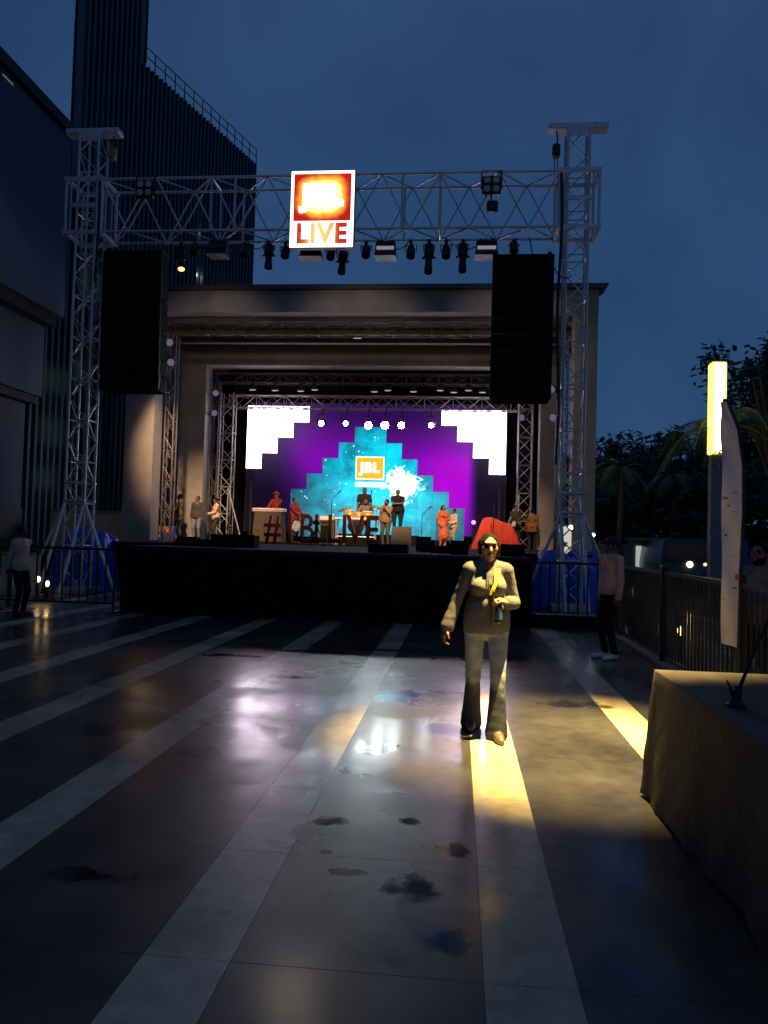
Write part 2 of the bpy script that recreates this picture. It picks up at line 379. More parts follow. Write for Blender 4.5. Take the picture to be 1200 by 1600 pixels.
for (u, v, w, h) in ((300, 431, .35, .16), (297, 362, .12, .12)):
    t, z = near_fac(u, v); fac.part('ceiling_lamp', slab_along(t, t + w, -0.44, -.1, z, z + h), m_green2)
t, z = near_fac(340, 438); fac.part('lit_window', slab_along(t - 1.2, t + 1.6, -0.449, -.42, z - 1.0, z + .35), E('dim_green', (.6, .9, .35), 0.07))
ra = Thing('roof_railing', 'thin dark railing along the roof of the louvre facade', 'railing', fpt(LH, 0, ZT))
npst = 14
for i in range(npst):
    t = LH + .2 + (L - LH - .3) * i / (npst - 1); ra.bar('post', fpt(t, -.05, ZT - .05), fpt(t, -.05, ZT + .75), .025, m_trim)
for z in (.38, .75): ra.bar('rail', fpt(LH + .2, -.05, ZT + z), fpt(L - .1, -.05, ZT + z), .022, m_trim)

# ================================================================== STAGE HOUSE: concrete portals and roof
DECK = 1.3
p1 = Thing('concrete_portal', 'front concrete portal frame with dark coping over the stage', 'portal', (-3.2, 24.4, 0))
p1.part('beam', MB().box((-10.93, 24.0, 8.75), (4.13, 24.7, 9.45)), m_concrete)
p1.part('coping', MB().prism([(-11.05, 9.452), (4.2, 9.452), (4.42, 9.60), (-11.1, 9.60)], 23.85, 24.9), m_coping)
p1.part('pillar', MB().box((-10.92, 24.003, 0), (-9.95, 24.697, 8.748)), m_concrete)
p1.part('pillar', MB().box((3.42, 24.003, 0), (4.12, 24.697, 8.748)), m_concrete)
p2 = Thing('concrete_portal', 'inner concrete portal frame deeper in the stage house', 'portal', (-3.2, 28.4, 0))
p2.part('beam', MB().box((-10.6, 28.0, 7.92), (3.4, 28.7, 8.648)), m_concrete)
p2.part('pillar', MB().box((-10.6, 28.003, 0), (-9.62, 28.697, 7.918)), m_concrete)
p2.part('pillar', MB().box((2.83, 28.003, 0), (3.4, 28.697, 7.918)), m_concrete)
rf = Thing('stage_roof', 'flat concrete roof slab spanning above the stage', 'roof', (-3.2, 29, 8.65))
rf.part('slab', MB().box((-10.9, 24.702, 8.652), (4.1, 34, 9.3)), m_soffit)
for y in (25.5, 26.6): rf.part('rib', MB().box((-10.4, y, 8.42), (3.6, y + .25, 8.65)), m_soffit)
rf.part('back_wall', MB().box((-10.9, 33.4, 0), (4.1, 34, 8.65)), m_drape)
lw = Thing('low_wall', 'beige rendered low wall beside the left pillar', 'wall', (-11.6, 24.2, 0))
lw.part('wall', MB().box((-13.4, 24.1, 0), (-10.95, 24.5, 2.15)), m_beige); lw.part('coping', MB().box((-13.42, 24.07, 2.15), (-10.93, 24.53, 2.22)), m_greyp)

st = Thing('stage', 'black skirted stage platform with a dark deck', 'stage', (-3, 18, 0))
st.part('deck', MB().box((-6.5, 14.4, DECK - .12), (1.35, 19.6, DECK)), m_deck)
st.part('rear_deck', MB().box((-9.9, 19.602, DECK - .12), (3.4, 32, DECK)), m_deck)
def skirt(x0, x1, y):
    mb = MB(); n = int((x1 - x0) / 0.07); vs = []; 
    for i in range(n + 1):
        x = x0 + (x1 - x0) * i / n; d = 0.025 * math.sin(i * 1.9) + 0.012 * math.sin(i * .77)
        vs += [(x, y - .03 + d, 0.0), (x, y - .03 + d * .4, DECK - .125)]
    mb.add(vs, [(2 * i, 2 * i + 2, 2 * i + 3, 2 * i + 1) for i in range(n)]); return mb
st.part('skirt', skirt(-6.5, 1.35, 14.4), m_black, smooth=True)
st.part('side_skirt', MB().box((-6.49, 14.45, 0), (-6.46, 19.6, DECK - .13)), m_black)
st.part('side_skirt', MB().box((1.31, 14.45, 0), (1.34, 19.6, DECK - .13)), m_black)
st.part('rear_skirt', MB().box((-9.9, 19.64, 0), (-6.52, 19.68, DECK - .13)), m_black)
st.part('rear_skirt', MB().box((1.37, 19.64, 0), (3.4, 19.68, DECK - .13)), m_black)
st.part('edge_trim', MB().box((-6.51, 14.36, DECK - .06), (1.36, 14.398, DECK + .004)), m_blackmetal)
rs = Thing('drum_riser', 'low black riser under the drummer', 'riser', (-3.1, 28.0, DECK))
rs.part('top', MB().box((-4.9, 27.45, DECK + .36), (-1.5, 29.2, DECK + .4)), m_deck); rs.part('skirt', MB().box((-4.88, 27.47, DECK), (-1.52, 29.18, DECK + .358)), m_black)
dr = Thing('backdrop_drape', 'black drape closing the back of the stage', 'drape', (-3.2, 31.6, DECK))
mb = MB(); n = 160; vs = []
for i in range(n + 1):
    x = -9.6 + 12.4 * i / n; d = .06 * math.sin(i * 1.3); vs += [(x, 31.6 + d, DECK), (x, 31.6 + d, 8.4)]
dr.part('cloth', mb.add(vs, [(2 * i, 2 * i + 2, 2 * i + 3, 2 * i + 1) for i in range(n)]), m_drape, smooth=True)

# ================================================================== LED screens
SY = 29.5
def led_screen_mat():
    g = G('teal_screen'); X, Y, Z = g.xyz()
    cx, cz = -2.95, 3.35
    dx = g.math('SUBTRACT', X, cx); dz = g.math('SUBTRACT', Z, cz)
    n1 = g.noise(1.1, 5, 0.8); n2 = g.noise(3.2, 5, 0.5)
    lum = g.range(g.math('ADD', g.math('MULTIPLY', n1, 0.8), g.math('MULTIPLY', n2, 0.3)), 0.38, 0.72)
    r = g.math('SQRT', g.math('ADD', g.math('MULTIPLY', dx, dx), g.math('MULTIPLY', dz, dz)))
    fade = g.range(r, 0.6, 3.6, 1.0, 0.12, smooth=True)
    col = g.mix(g.math('MULTIPLY', g.math('ADD', lum, 0.35), fade, True), (0.0, 0.045, 0.085), (0.0, 0.62, 0.85))
    # star dots
    vo = g.n.new('ShaderNodeTexVoronoi'); vo.inputs['Scale'].default_value = 5.5; g.l.new(g.pos, vo.inputs['Vector'])
    dots = g.math('MULTIPLY', g.range(vo.outputs['Distance'], 0.10, 0.19, 1, 0), g.range(g.noise(1.7, 2), 0.44, 0.56))
    dots = g.math('MULTIPLY', dots, g.range(X, -2.6, -2.9))
    col = g.mix(dots, col, (0.75, 1.0, 1.0))
    # white splash to the right of the logo
    sx = g.math('SUBTRACT', X, -2.30); sz = g.math('SUBTRACT', Z, 3.62)
    sr = g.math('SQRT', g.math('ADD', g.math('MULTIPLY', sx, sx), g.math('MULTIPLY', g.math('MULTIPLY', sz, sz), 1.15)))
    sp = g.range(g.math('ADD', sr, g.math('MULTIPLY', g.math('SUBTRACT', g.noise(2.6, 6, 1.0, rough=.65), 0.5), 2.3)), 0.50, 0.70, 1, 0)
    col = g.mix(sp, col, (1.5, 1.5, 1.45))
    # white band of small print under the logo
    bd = g.math('MULTIPLY', g.math('MULTIPLY', g.range(X, -4.05, -4.0), g.range(X, -2.8, -2.85)), g.math('MULTIPLY', g.range(Z, 3.52, 3.56), g.range(Z, 3.74, 3.7)))
    col = g.mix(bd, col, (1.3, 1.3, 1.3))
    g.b.inputs['Base Color'].default_value = (0.01, 0.01, 0.01, 1); g.b.inputs['Roughness'].default_value = .5
    g.l.new(col, g.b.inputs['Emission Color']); g.b.inputs['Emission Strength'].default_value = 1.4
    return g.m
def purple_mat():
    g = G('violet_screen'); X, Y, Z = g.xyz()
    n1 = g.noise(0.8, 3, 0.5)
    d1 = g.math('SQRT', g.math('ADD', g.math('POWER', g.math('SUBTRACT', X, -0.15), 2.0), g.math('POWER', g.math('SUBTRACT', Z, 3.7), 2.0)))
    d2 = g.math('SQRT', g.math('ADD', g.math('POWER', g.math('SUBTRACT', X, -5.3), 2.0), g.math('POWER', g.math('SUBTRACT', Z, 4.9), 2.0)))
    a = g.range(d1, 0.2, 3.4, .44, 0, smooth=True); b = g.range(d2, 0.3, 3.0, .18, 0, smooth=True)
    f = g.math('ADD', g.math('ADD', g.math('ADD', a, b), .40), g.math('MULTIPLY', g.math('SUBTRACT', n1, .5), .16), True)
    f = g.math('MULTIPLY', f, g.range(g.math('ADD', X, g.math('MULTIPLY', Z, .45)), -6.2, -3.6, 0.0, 1.0, smooth=True))
    f = g.math('MULTIPLY', f, g.range(Z, 6.9, 4.6, .35, 1.0, smooth=True))
    f = g.math('MULTIPLY', f, g.range(X, .75, .25, 0.0, 1.0, smooth=True))
    rmp = g.n.new('ShaderNodeValToRGB'); g.l.new(f, rmp.inputs[0]); e = rmp.color_ramp.elements
    e[0].position = 0; e[0].color = (0.004, 0.001, 0.014, 1); e[1].position = 1; e[1].color = (0.62, 0.0, 0.83, 1)
    k = e.new(.25); k.color = (0.045, 0.003, 0.13, 1); k = e.new(.6); k.color = (0.20, 0.0, 0.42, 1)
    g.b.inputs['Base Color'].default_value = (0.01, 0.01, 0.01, 1); g.b.inputs['Roughness'].default_value = .6; g.b.inputs['Specular IOR Level'].default_value = 0.02
    g.l.new(rmp.outputs[0], g.b.inputs['Emission Color']); g.b.inputs['Emission Strength'].default_value = 1.0
    return g.m
m_teal = led_screen_mat(); m_purple = purple_mat(); m_wscreen = E('white_screen', (1.0, 0.80, 1.0), 7.5)
m_logo = E('logo_amber', (1.0, 0.60, 0.02), 0.95); m_logow = E('logo_white', (1, 1, .95), 1.6)
TS = 0.615
vs_ = Thing('violet_screen', 'large violet and magenta lit screen behind the stepped panels', 'screen', (-3.4, 30.4, DECK))
vs_.part('display', MB().box((-8.6, 30.3, 1.75), (1.75, 30.35, 6.9)), m_purple); vs_.part('frame', MB().box((-8.65, 30.352, 1.7), (1.8, 30.45, 6.95)), m_blackmetal)
PXC, PTOP = -3.49, 5.86
pyr = Thing('stepped_screen', 'teal stepped pyramid screen with amber logo and white splash', 'screen', (PXC, SY, DECK + .2))
panel_me = MB().bbox((-TS / 2 + .001, -.05, -TS / 2 + .001), (TS / 2 - .001, .05, TS / 2 - .001), .0015)
me_teal = panel_me.mesh('screen_panel', [m_teal, m_cabinet]); me_white = panel_me.mesh('screen_panel', [m_wscreen, m_cabinet])
for me in (me_teal, me_white):
    for p in me.polygons: p.material_index = 0 if p.normal.y < -.9 or (abs(p.normal.y) > .9 and p.center.y < 0) else 1
def panel(th, me, x, y, z): 
    o = link('screen_panel', me, th.o); o.location = Vector((x, y, z)) - th.loc; return o
for row in range(7):
    half = min(row + 1, 5); z = PTOP - TS * (row + .5)
    for c in range(-half, half + (1 if row >= 5 else 0)): panel(pyr, me_teal, PXC + TS * (c + .5), SY, z)
pyr.part('support', MB().box((PXC - 3.0, SY + .06, DECK + .4), (PXC + 3.4, SY + .12, PTOP - TS * 6.9)), m_blackmetal)
lg0 = at(556, 713, SY - .07); lg1 = at(600, 750, SY - .07)
logo = pyr.part('logo_square', MB().box((lg0.x, SY - .062, lg1.z), (lg1.x, SY - .054, lg0.z)), m_logow)
link('logo_field', MB().box((lg0.x + .04, SY - .066, lg1.z + .04), (lg1.x - .04, SY - .0625, lg0.z - .04)).mesh('logo_field', m_logo, pyr.loc), logo)
tme = text_mesh('JBL', .52, .002, m_logow, .03, 'logo_lettering'); o = link('logo_lettering', tme, logo)
o.rotation_euler = (rad(90), 0, 0); o.location = Vector(((lg0.x + lg1.x) / 2, SY - .070, (lg0.z + lg1.z) / 2 + .0)) - pyr.loc
for nm, xs, sgn, z0 in (('left', -8.36, 1, 6.62), ('right', 1.70, -1, 6.56)):
    t = Thing('stepped_screen', f'white stepped screen at the {nm} of the stage backdrop', 'screen', (xs, SY - .1, DECK + .2))
    for row in range(4):
        for c in range(4 - row): panel(t, me_white, xs + sgn * TS * (c + .5), SY - .1, z0 - TS * (row + .5))
    t.part('support_post', MB().box((xs + sgn * .2 - .04, SY, DECK), (xs + sgn * .2 + .04, SY + .08, 6.4)), m_blackmetal)

# ================================================================== TRUSSES
def lattice(th, A, B, side, up, half_w, half_h, pitch, r_ch, r_br, mat, parts=True, verticals=0):
    """box truss from A to B; side/up unit vectors of its section"""
    A = Vector(A); B = Vector(B); d = (B - A); Ln = d.length; d.normalize(); side = Vector(side); up = Vector(up)
    cs = [side * (sx * half_w) + up * (sz * half_h) for sx, sz in ((-1, -1), (1, -1), (1, 1), (-1, 1))]
    mb = MB()
    for c in cs:
        if parts: th.bar('chord', A + c, B + c, r_ch, mat, 10)
        else: th.part('chord', MB().tube(A + c, B + c, r_ch, n=8), mat)
    n = max(2, round(Ln / pitch)); 
    for f in range(4):
        c0, c1 = cs[f], cs[(f + 1) % 4]
        for i in range(n):
            a, b = (c0, c1) if (i + f) % 2 else (c1, c0)
            q0, q1 = A + d * (Ln * i / n) + a, A + d * (Ln * (i + 1) / n) + b
            if parts: th.bar('brace', q0, q1, r_br, mat, 6)
            else: mb.tube(q0, q1, r_br, n=5)
            if verticals and i % verticals == 0:
                q0, q1 = A + d * (Ln * i / n) + c0, A + d * (Ln * i / n) + c1
                if parts: th.bar('strut', q0, q1, r_br * 1.1, mat, 6)
                else: mb.tube(q0, q1, r_br, n=5)
    if not parts: props(th.part('lacing', mb, mat), kind='stuff')
TY = 18.4
TLX = at(136, 500, TY).x; TRX = at(897, 500, TY).x
zt_top = at(600, 272, TY - .38).z; zt_bot = at(600, 357, TY - .38).z
ft = Thing('front_truss', 'long silver box truss spanning between the two lattice towers', 'truss', ((TLX + TRX) / 2, TY, zt_bot))
lattice(ft, (TLX + .45, TY, (zt_top + zt_bot) / 2), (TRX - .45, TY, (zt_top + zt_bot) / 2), (0, 1, 0), (0, 0, 1), .38, (zt_top - zt_bot) / 2, .72, .034, .021, m_alu, verticals=4)
for x in (TLX + .47, TRX - .47, (TLX + TRX) / 2 + 1.9, (TLX + TRX) / 2 - 2.2):
    for y in (TY - .38, TY + .38): ft.bar('strut', (x, y, zt_bot), (x, y, zt_top), .03, m_alu)
def tower(nm, X, ztop, label, sgn):
    t = Thing('truss_tower', label, 'truss tower', (X, TY, 0))
    lattice(t, (X, TY, .15), (X, TY, ztop), (1, 0, 0), (0, 1, 0), .25, .25, .52, .032, .016, m_alu, verticals=2)
    # base
    t.part('base_plate', MB().bbox((X - .45, TY - .45, 0), (X + .45, TY + .45, .15), .02), m_alu_old)
    # sleeve block round the tower at truss height
    w = .46
    for sx in (-1, 1):
        for sy in (-1, 1):
            t.bar('sleeve_post', (X + sx * w, TY + sy * .42, zt_bot - .05), (X + sx * w, TY + sy * .42, zt_top + .03), .035, m_alu)
            t.bar('sleeve_post', (X + sx * w * .72, TY + sy * .42, zt_bot - .05), (X + sx * w * .72, TY + sy * .42, zt_top + .03), .022, m_alu)
    for z in (zt_bot - .02, zt_top):
        for s in (-1, 1):
            t.part('sleeve_rail', MB().box((X - w - .05, TY + s * .42 - .04, z - .05), (X + w + .05, TY + s * .42 + .04, z + .05)), m_alu)
            t.part('sleeve_rail', MB().box((X + s * w - .04, TY - .379, z - .045), (X + s * w + .04, TY + .379, z + .045)), m_alu)
    t.part('sleeve_rail', MB().box((X - w * .7, TY - .45, (zt_bot + zt_top) / 2 - .05), (X + w * .7, TY - .39, (zt_bot + zt_top) / 2 + .05)), m_alu)
    # head beam with chain hoist
    t.part('head_beam', MB().bbox((X - .70, TY - .16, ztop), (X + .70, TY + .16, ztop + .14), .015), m_alu)
    t.part('head_cheek', MB().box((X - .26, TY - .27, ztop - .25), (X + .26, TY - .23, ztop - .002)), m_alu)
    hx = X - sgn * .50
    h = t.part('chain_hoist', MB().bbox((hx - .09, TY - .1, ztop - .62), (hx + .09, TY + .1, ztop - .32), .03), m_blackmetal if sgn > 0 else M('hoist_ochre', (.35, .2, .05), .6))
    link('hook', MB().path([(hx, TY, ztop - .33), (hx + .03, TY, ztop - .2), (hx, TY, ztop)], .018).mesh('hook', m_blackmetal, t.loc), h)
    for s in (-.035, .035): t.bar('chain', (hx + s, TY, zt_top + .05), (hx + s, TY, ztop - .6), .012, m_blackmetal)
    # outriggers
    for k, (dx, dy) in enumerate(((-1.15, -.3), (1.15, -.3), (.25, -1.3), (-.25, -1.3))):
        a = (X + (.25 if dx > 0 else -.25), TY - .25, 2.25); b = (X + dx, TY + dy, .08)
        t.bar('outrigger', a, b, .042, m_alu, 8)
        t.part('foot', MB().bbox((b[0] - .12, b[1] - .12, 0), (b[0] + .12, b[1] + .12, .06), .01), m_alu_old)
    for z in (2.3, 2.75):
        for s in (-1, 1): t.bar('collar', (X - .28, TY + s * .27, z), (X + .28, TY + s * .27, z), .035, m_alu)
    return t
tower('l', TLX, at(150, 213, TY).z, 'silver lattice tower at the left of the stage', -1)
tower('r', TRX, at(905, 205, TY).z, 'silver lattice tower at the right of the stage', 1)

def small_truss(label, A, B, side, up, hw, hh, pitch, mat=m_alu_old, name='rear_truss', rc=.026, rb=.014, v=2):
    t = Thing(name, label, 'truss', (Vector(A) + Vector(B)) / 2); lattice(t, A, B, side, up, hw, hh, pitch, rc, rb, mat, parts=False, verticals=v); return t
m_dimtruss = M('dark_truss', (.13, .115, .11), .5, .4)
small_truss('slim truss under the front portal beam', (-9.8, 24.95, 8.42), (3.35, 24.95, 8.42), (0, 1, 0), (0, 0, 1), .18, .18, .62, m_dimtruss)
small_truss('slim truss under the inner portal beam', (-9.5, 29.0, 7.62), (2.8, 29.0, 7.62), (0, 1, 0), (0, 0, 1), .18, .18, .62, m_dimtruss)
bz = at(590, 630, 29.1).z; blx = at(356, 700, 29.0).x; brx = at(820, 700, 29.0).x
small_truss('dull truss running above the screens', (blx, 29.15, bz), (brx, 29.15, bz), (0, 1, 0), (0, 0, 1), .2, .24, .55)
small_truss('dull upright truss left of the screens', (blx, 28.9, DECK), (blx, 28.9, bz + .3), (1, 0, 0), (0, 1, 0), .25, .2, .5)
small_truss('dull upright truss right of the screens', (brx, 28.9, DECK), (brx, 28.9, bz + .3), (1, 0, 0), (0, 1, 0), .25, .2, .5)
sl = at(232, 690, 24.9).x
small_truss('slim upright truss behind the left pillar', (-9.75, 24.95, DECK), (-9.75, 24.95, 8.3), (1, 0, 0), (0, 1, 0), .15, .15, .5, m_dimtruss)
small_truss('slim upright truss beside the inner left pillar', (-9.42, 28.7, DECK), (-9.42, 28.7, 7.4), (1, 0, 0), (0, 1, 0), .13, .13, .5, m_dimtruss)
small_truss('slim upright truss beside the right pillar', (3.2, 24.95, DECK), (3.2, 24.95, 8.3), (1, 0, 0), (0, 1, 0), .15, .15, .5, m_dimtruss)
for nm, sgn, x in (('left', -1, blx), ('right', 1, brx)):
    b = Thing('truss_brace', f'pair of diagonal props steadying the {nm} upright truss', 'brace', (x, 28.4, DECK))
    for dx in (.35, .95): b.bar('prop', (x + .2 * -sgn, 28.6, DECK + 2.0), (x + (dx if sgn < 0 else -dx), 28.0, DECK), .025, m_alu_old)

# ================================================================== LINE ARRAYS
def line_array(nm, u0, u1, v0, v1):
    Y = TY + .25; a = at(u0, v0, Y - .3); b = at(u1, v1, Y - .3); cx = (a.x + b.x) / 2; w = (b.x - a.x); z = a.z; n = 9; h = (a.z - b.z) / n
    t = Thing('line_array', f'tall black hanging column of loudspeakers at the {nm} of the stage', 'loudspeaker', (cx, Y, b.z))
    tilt = 0.0; y = Y - .3
    for i in range(n):
        tilt = 0.006 * i * i * .35
        R = Matrix.Translation((cx, y + .3, z)) @ Matrix.Rotation(-tilt, 4, 'X')
        c = t.part('cabinet', MB().prism([(-.3, -h + .012), (-.3, -.004), (.28, -.03), (.28, -h + .04)], -w / 2 + .03, w / 2 - .03, plane='yz'), m_cabinet)
        for vtx in c.data.vertices: vtx.co = R @ Vector((vtx.co.x + t.loc.x, vtx.co.y + t.loc.y, vtx.co.z + t.loc.z)) - t.loc
        g = link('grille', MB().bbox((-w / 2 + .05, -.312, -h + .03), (w / 2 - .05, -.302, -.02), .01).mesh('grille', m_grille), c)
        for vtx in g.data.vertices: vtx.co = R @ vtx.co - t.loc
        for s in (-1, 1):
            k = link('side_bracket', MB().box((s * (w / 2 - .03), -.28, -h + .005), (s * (w / 2 - .0), -.2, -.0)).mesh('side_bracket', m_blackmetal), c)
            for vtx in k.data.vertices: vtx.co = R @ vtx.co - t.loc
        z -= h * math.cos(tilt); y += h * math.sin(tilt) * .9
    t.part('bumper_frame', MB().box((cx - w / 2 + .06, Y - .2, a.z + .002), (cx - w / 2 + .14, Y + .3, a.z + .09)).box((cx + w / 2 - .14, Y - .2, a.z + .002), (cx + w / 2 - .06, Y + .3, a.z + .09)).box((cx - w / 2 + .14, Y - .04, a.z + .01), (cx + w / 2 - .14, Y + .06, a.z + .085)), m_blackmetal)
    for s in (-.25, .25): t.bar('chain', (cx + s, Y + .01, a.z + .05), (cx + s * .6, Y + .01, zt_bot), .015, m_blackmetal)
line_array('left', 161, 245, 392, 610)
line_array('right', 770, 862, 397, 625)

# ================================================================== LIT SIGN ON THE TRUSS
SGY = TY - .52
s0 = at(455, 267, SGY); s1 = at(551, 387, SGY); sx0, sx1, sz1, sz0 = s0.x, s1.x + .02, s0.z, s1.z
sg = Thing('lit_sign', 'glowing red and white sign hanging on the front truss', 'sign', ((sx0 + sx1) / 2, SGY, sz0))
def sign_red():
    g = G('sign_red_face'); X, Y, Z = g.xyz(); cx, cz = (sx0 + sx1) / 2, sz0 + (sz1 - sz0) * .66
    dx = g.math('DIVIDE', g.math('SUBTRACT', X, cx), .62); dz = g.math('DIVIDE', g.math('SUBTRACT', Z, cz), .52)
    r = g.math('SQRT', g.math('ADD', g.math('POWER', g.math('ABSOLUTE', dx), 3.0), g.math('POWER', g.math('ABSOLUTE', dz), 3.0)))
    r = g.math('ADD', r, g.math('MULTIPLY', g.math('SUBTRACT', g.noise(3, 2), .5), .5))
    f = g.range(r, 0.25, 1.22, 1, 0, smooth=True)
    rmp = g.n.new('ShaderNodeValToRGB'); g.l.new(f, rmp.inputs[0]); e = rmp.color_ramp.elements
    e[0].color = (0.55, 0.012, 0.004, 1); e[1].color = (3.0, 2.3, 0.9, 1); k = e.new(.5); k.color = (1.5, 0.62, 0.06, 1)
    g.b.inputs['Base Color'].default_value = (.3, .01, .01, 1)
    g.l.new(rmp.outputs[0], g.b.inputs['Emission Color']); g.b.inputs['Emission Strength'].default_value = 1.0; return g.m
def sign_word():
    g = G('sign_letter_red'); X, Y, Z = g.xyz(); d = g.math('ABSOLUTE', g.math('SUBTRACT', X, (sx0 + sx1) / 2 - .05))
    c = g.mix(g.range(g.math('ADD', d, g.math('MULTIPLY', g.noise(5, 2), .2)), .22, .62, 0, 1, smooth=True), (1.3, .72, .22), (.55, .03, .01))
    g.b.inputs['Base Color'].default_value = (.3, .01, .01, 1); g.l.new(c, g.b.inputs['Emission Color']); g.b.inputs['Emission Strength'].default_value = 1.0; return g.m
m_sredd = sign_red(); m_swhite = E('sign_white', (1.0, .93, .8), 2.6); m_sword = sign_word(); m_sjbl = E('sign_letter_white', (1.0, .97, .85), 5)
sg.part('case', MB().bbox((sx0, SGY, sz0), (sx1, SGY + .16, sz1), .012), M('sign_case', (.25, .24, .25), .5))
sg.part('face', MB().box((sx0 + .02, SGY - .012, sz0 + .02), (sx1 - .02, SGY - .002, sz1 - .02)), m_swhite)
zm = sz0 + (sz1 - sz0) * .345
sg.part('red_field', MB().box((sx0 + .09, SGY - .020, zm), (sx1 - .09, SGY - .0125, sz1 - .09)), m_sredd)
o = link('lettering', text_mesh('JBL', .68, .004, m_sjbl, .042), sg.o); o.rotation_euler = (rad(90), 0, 0); o.location = Vector(((sx0 + sx1) / 2, SGY - .026, (zm + sz1) / 2 - .02)) - sg.loc
o = link('lettering', text_mesh('LIVE', .66, .004, m_sword, .026), sg.o); o.rotation_euler = (rad(90), 0, 0); o.location = Vector(((sx0 + sx1) / 2, SGY - .018, (sz0 + zm) / 2 + .0)) - sg.loc; o.scale = (.92, 1, 1)
bpy.context.view_layer.update()
for x in (sx0 + .25, sx1 - .25): sg.bar('hanger', (x, SGY + .08, sz1 - .1), (x, TY - .36, sz1 + .02), .02, m_blackmetal)

# ================================================================== STAGE LIGHTS
def yoke(t, c, w, ztop, mat=m_blackmetal):
    t.part('clamp', MB().bbox((c.x - .04, c.y - .04, ztop - .09), (c.x + .04, c.y + .04, ztop + .03), .01), mat)
    mb = MB(); mb.box((c.x - w, c.y - .02, ztop - .115), (c.x + w, c.y + .02, ztop - .092))
    mb.box((c.x - w, c.y - .018, c.z), (c.x - w + .02, c.y + .018, ztop - .116)).box((c.x + w - .02, c.y - .018, c.z), (c.x + w, c.y + .018, ztop - .116)); t.part('yoke', mb, mat)
def par_can(u, v, Y, ztop, label, lens=None, axis=(0, -.5, -1), r=.11, ln=.3, group='lamps hanging under the front truss'):
    c = at(u, v, Y); t = Thing('stage_lamp', label, 'stage lamp', c, group); yoke(t, c, r + .035, ztop)
    ax = Vector(axis).normalized(); t.part('body', MB().lathe([(r * .55, -ln * .5), (r * .9, -ln * .4), (r, -ln * .1), (r, ln * .5)], c, ax, 14), m_blackmetal)
    if lens: t.part('lens', MB().lathe([(r * .88, ln * .501), (r * .85, ln * .52)], c, ax, 14), lens)
    return t
def profile_lamp(u, v0, v1, Y, ztop, label, lens=None, tiltx=0):
    a = at(u, v0, Y); b = at(u, v1, Y); c = (a + b) / 2; t = Thing('profile_lamp', label, 'stage lamp', c, 'lamps hanging under the front truss')
    L_ = (a.z - b.z); ax = Vector((tiltx, -.35, -1)).normalized(); yoke(t, c + Vector((0, 0, L_ * .2)), .15, ztop)
    t.part('body', MB().lathe([(.09, -L_ * .5), (.12, -L_ * .42), (.125, -L_ * .05), (.085, 0), (.085, L_ * .3), (.10, L_ * .32), (.10, L_ * .5)], c, ax, 12), m_blackmetal)
    t.part('lens', MB().lathe([(.085, L_ * .501), (.08, L_ * .515)], c, ax, 12), lens or m_glass)
    t.part('shutter', MB().box((c.x - .17, c.y - .012, c.z - L_ * .02), (c.x + .17, c.y + .012, c.z + L_ * .05)), m_blackmetal)
def flood_bar(u, v0, v1, wpx, Y, ztop, label, glow):
    a = at(u, v0, Y); b = at(u, v1, Y); c = (a + b) / 2; w = wpx * Y / FPX / 2; h = (a.z - b.z)
    t = Thing('flood_lamp', label, 'stage lamp', c, 'lamps hanging under the front truss'); 
    for s in (-1, 1): t.part('clamp', MB().box((c.x + s * w * .5 - .03, c.y - .03, a.z), (c.x + s * w * .5 + .03, c.y + .03, ztop)), m_blackmetal)
    t.part('body', MB().prism([(-w, -h * .5), (-w * .93, h * .18), (w * .93, h * .18), (w, -h * .5)], -.16, .16).__class__() if False else MB().add(
        [Vector((c.x + x, c.y + y, c.z + z)) for x, y, z in ((-w, -.2, -h / 2), (w, -.2, -h / 2), (w, .16, -h / 2), (-w, .16, -h / 2), (-w * .88, -.12, h / 2), (w * .88, -.12, h / 2), (w * .88, .1, h / 2), (-w * .88, .1, h / 2))],
        [(3, 2, 1, 0), (4, 5, 6, 7), (0, 1, 5, 4), (1, 2, 6, 5), (2, 3, 7, 6), (3, 0, 4, 7)]), m_blackmetal)
    t.part('reflector', MB().box((c.x - w * .8, c.y - .215, c.z - .03), (c.x + w * .8, c.y - .165, c.z + .04)), glow)
    t.part('barn_door', MB().box((c.x - w * 1.0, c.y - .30, c.z - h / 2 - .01), (c.x + w * 1.0, c.y - .2, c.z - h / 2 + .012)), m_blackmetal)
m_dimglass = E('dull_lens', (.8, .75, .85), .16)
FY = TY + .35; ZB = zt_bot - .04
for i, (u, v) in enumerate(((305, 389), (383, 392), (446, 394), (517, 396), (572, 393), (642, 394), (697, 394), (803, 386))):
    par_can(u, v, FY, ZB, f'small black lamp hanging {ORD[i]} from the left among the short lamps', m_glass)
amber = E('amber_lens', (1, .55, .15), 3)
for i, (u, a, b, ln, tx) in enumerate(((283, 386, 424, amber, .18), (420, 379, 422, None, .08), (535, 390, 430, None, 0), (670, 378, 430, None, 0), (723, 377, 428, None, 0))):
    profile_lamp(u, a, b, FY - .05, ZB, f'long black profile lamp hanging {ORD[i]} from the left under the truss', ln, tx)
for i, (u, a, b, w) in enumerate(((342, 377, 402, 32), (487, 393, 406, 36), (603, 379, 405, 34), (760, 379, 404, 36))):
    flood_bar(u, a, b, w, FY - .12, ZB, f'wide black flood lamp hanging {ORD[i]} from the left under the truss', E('pale_reflector', (.75, .7, .85), .30) if i > 1 else m_glass)
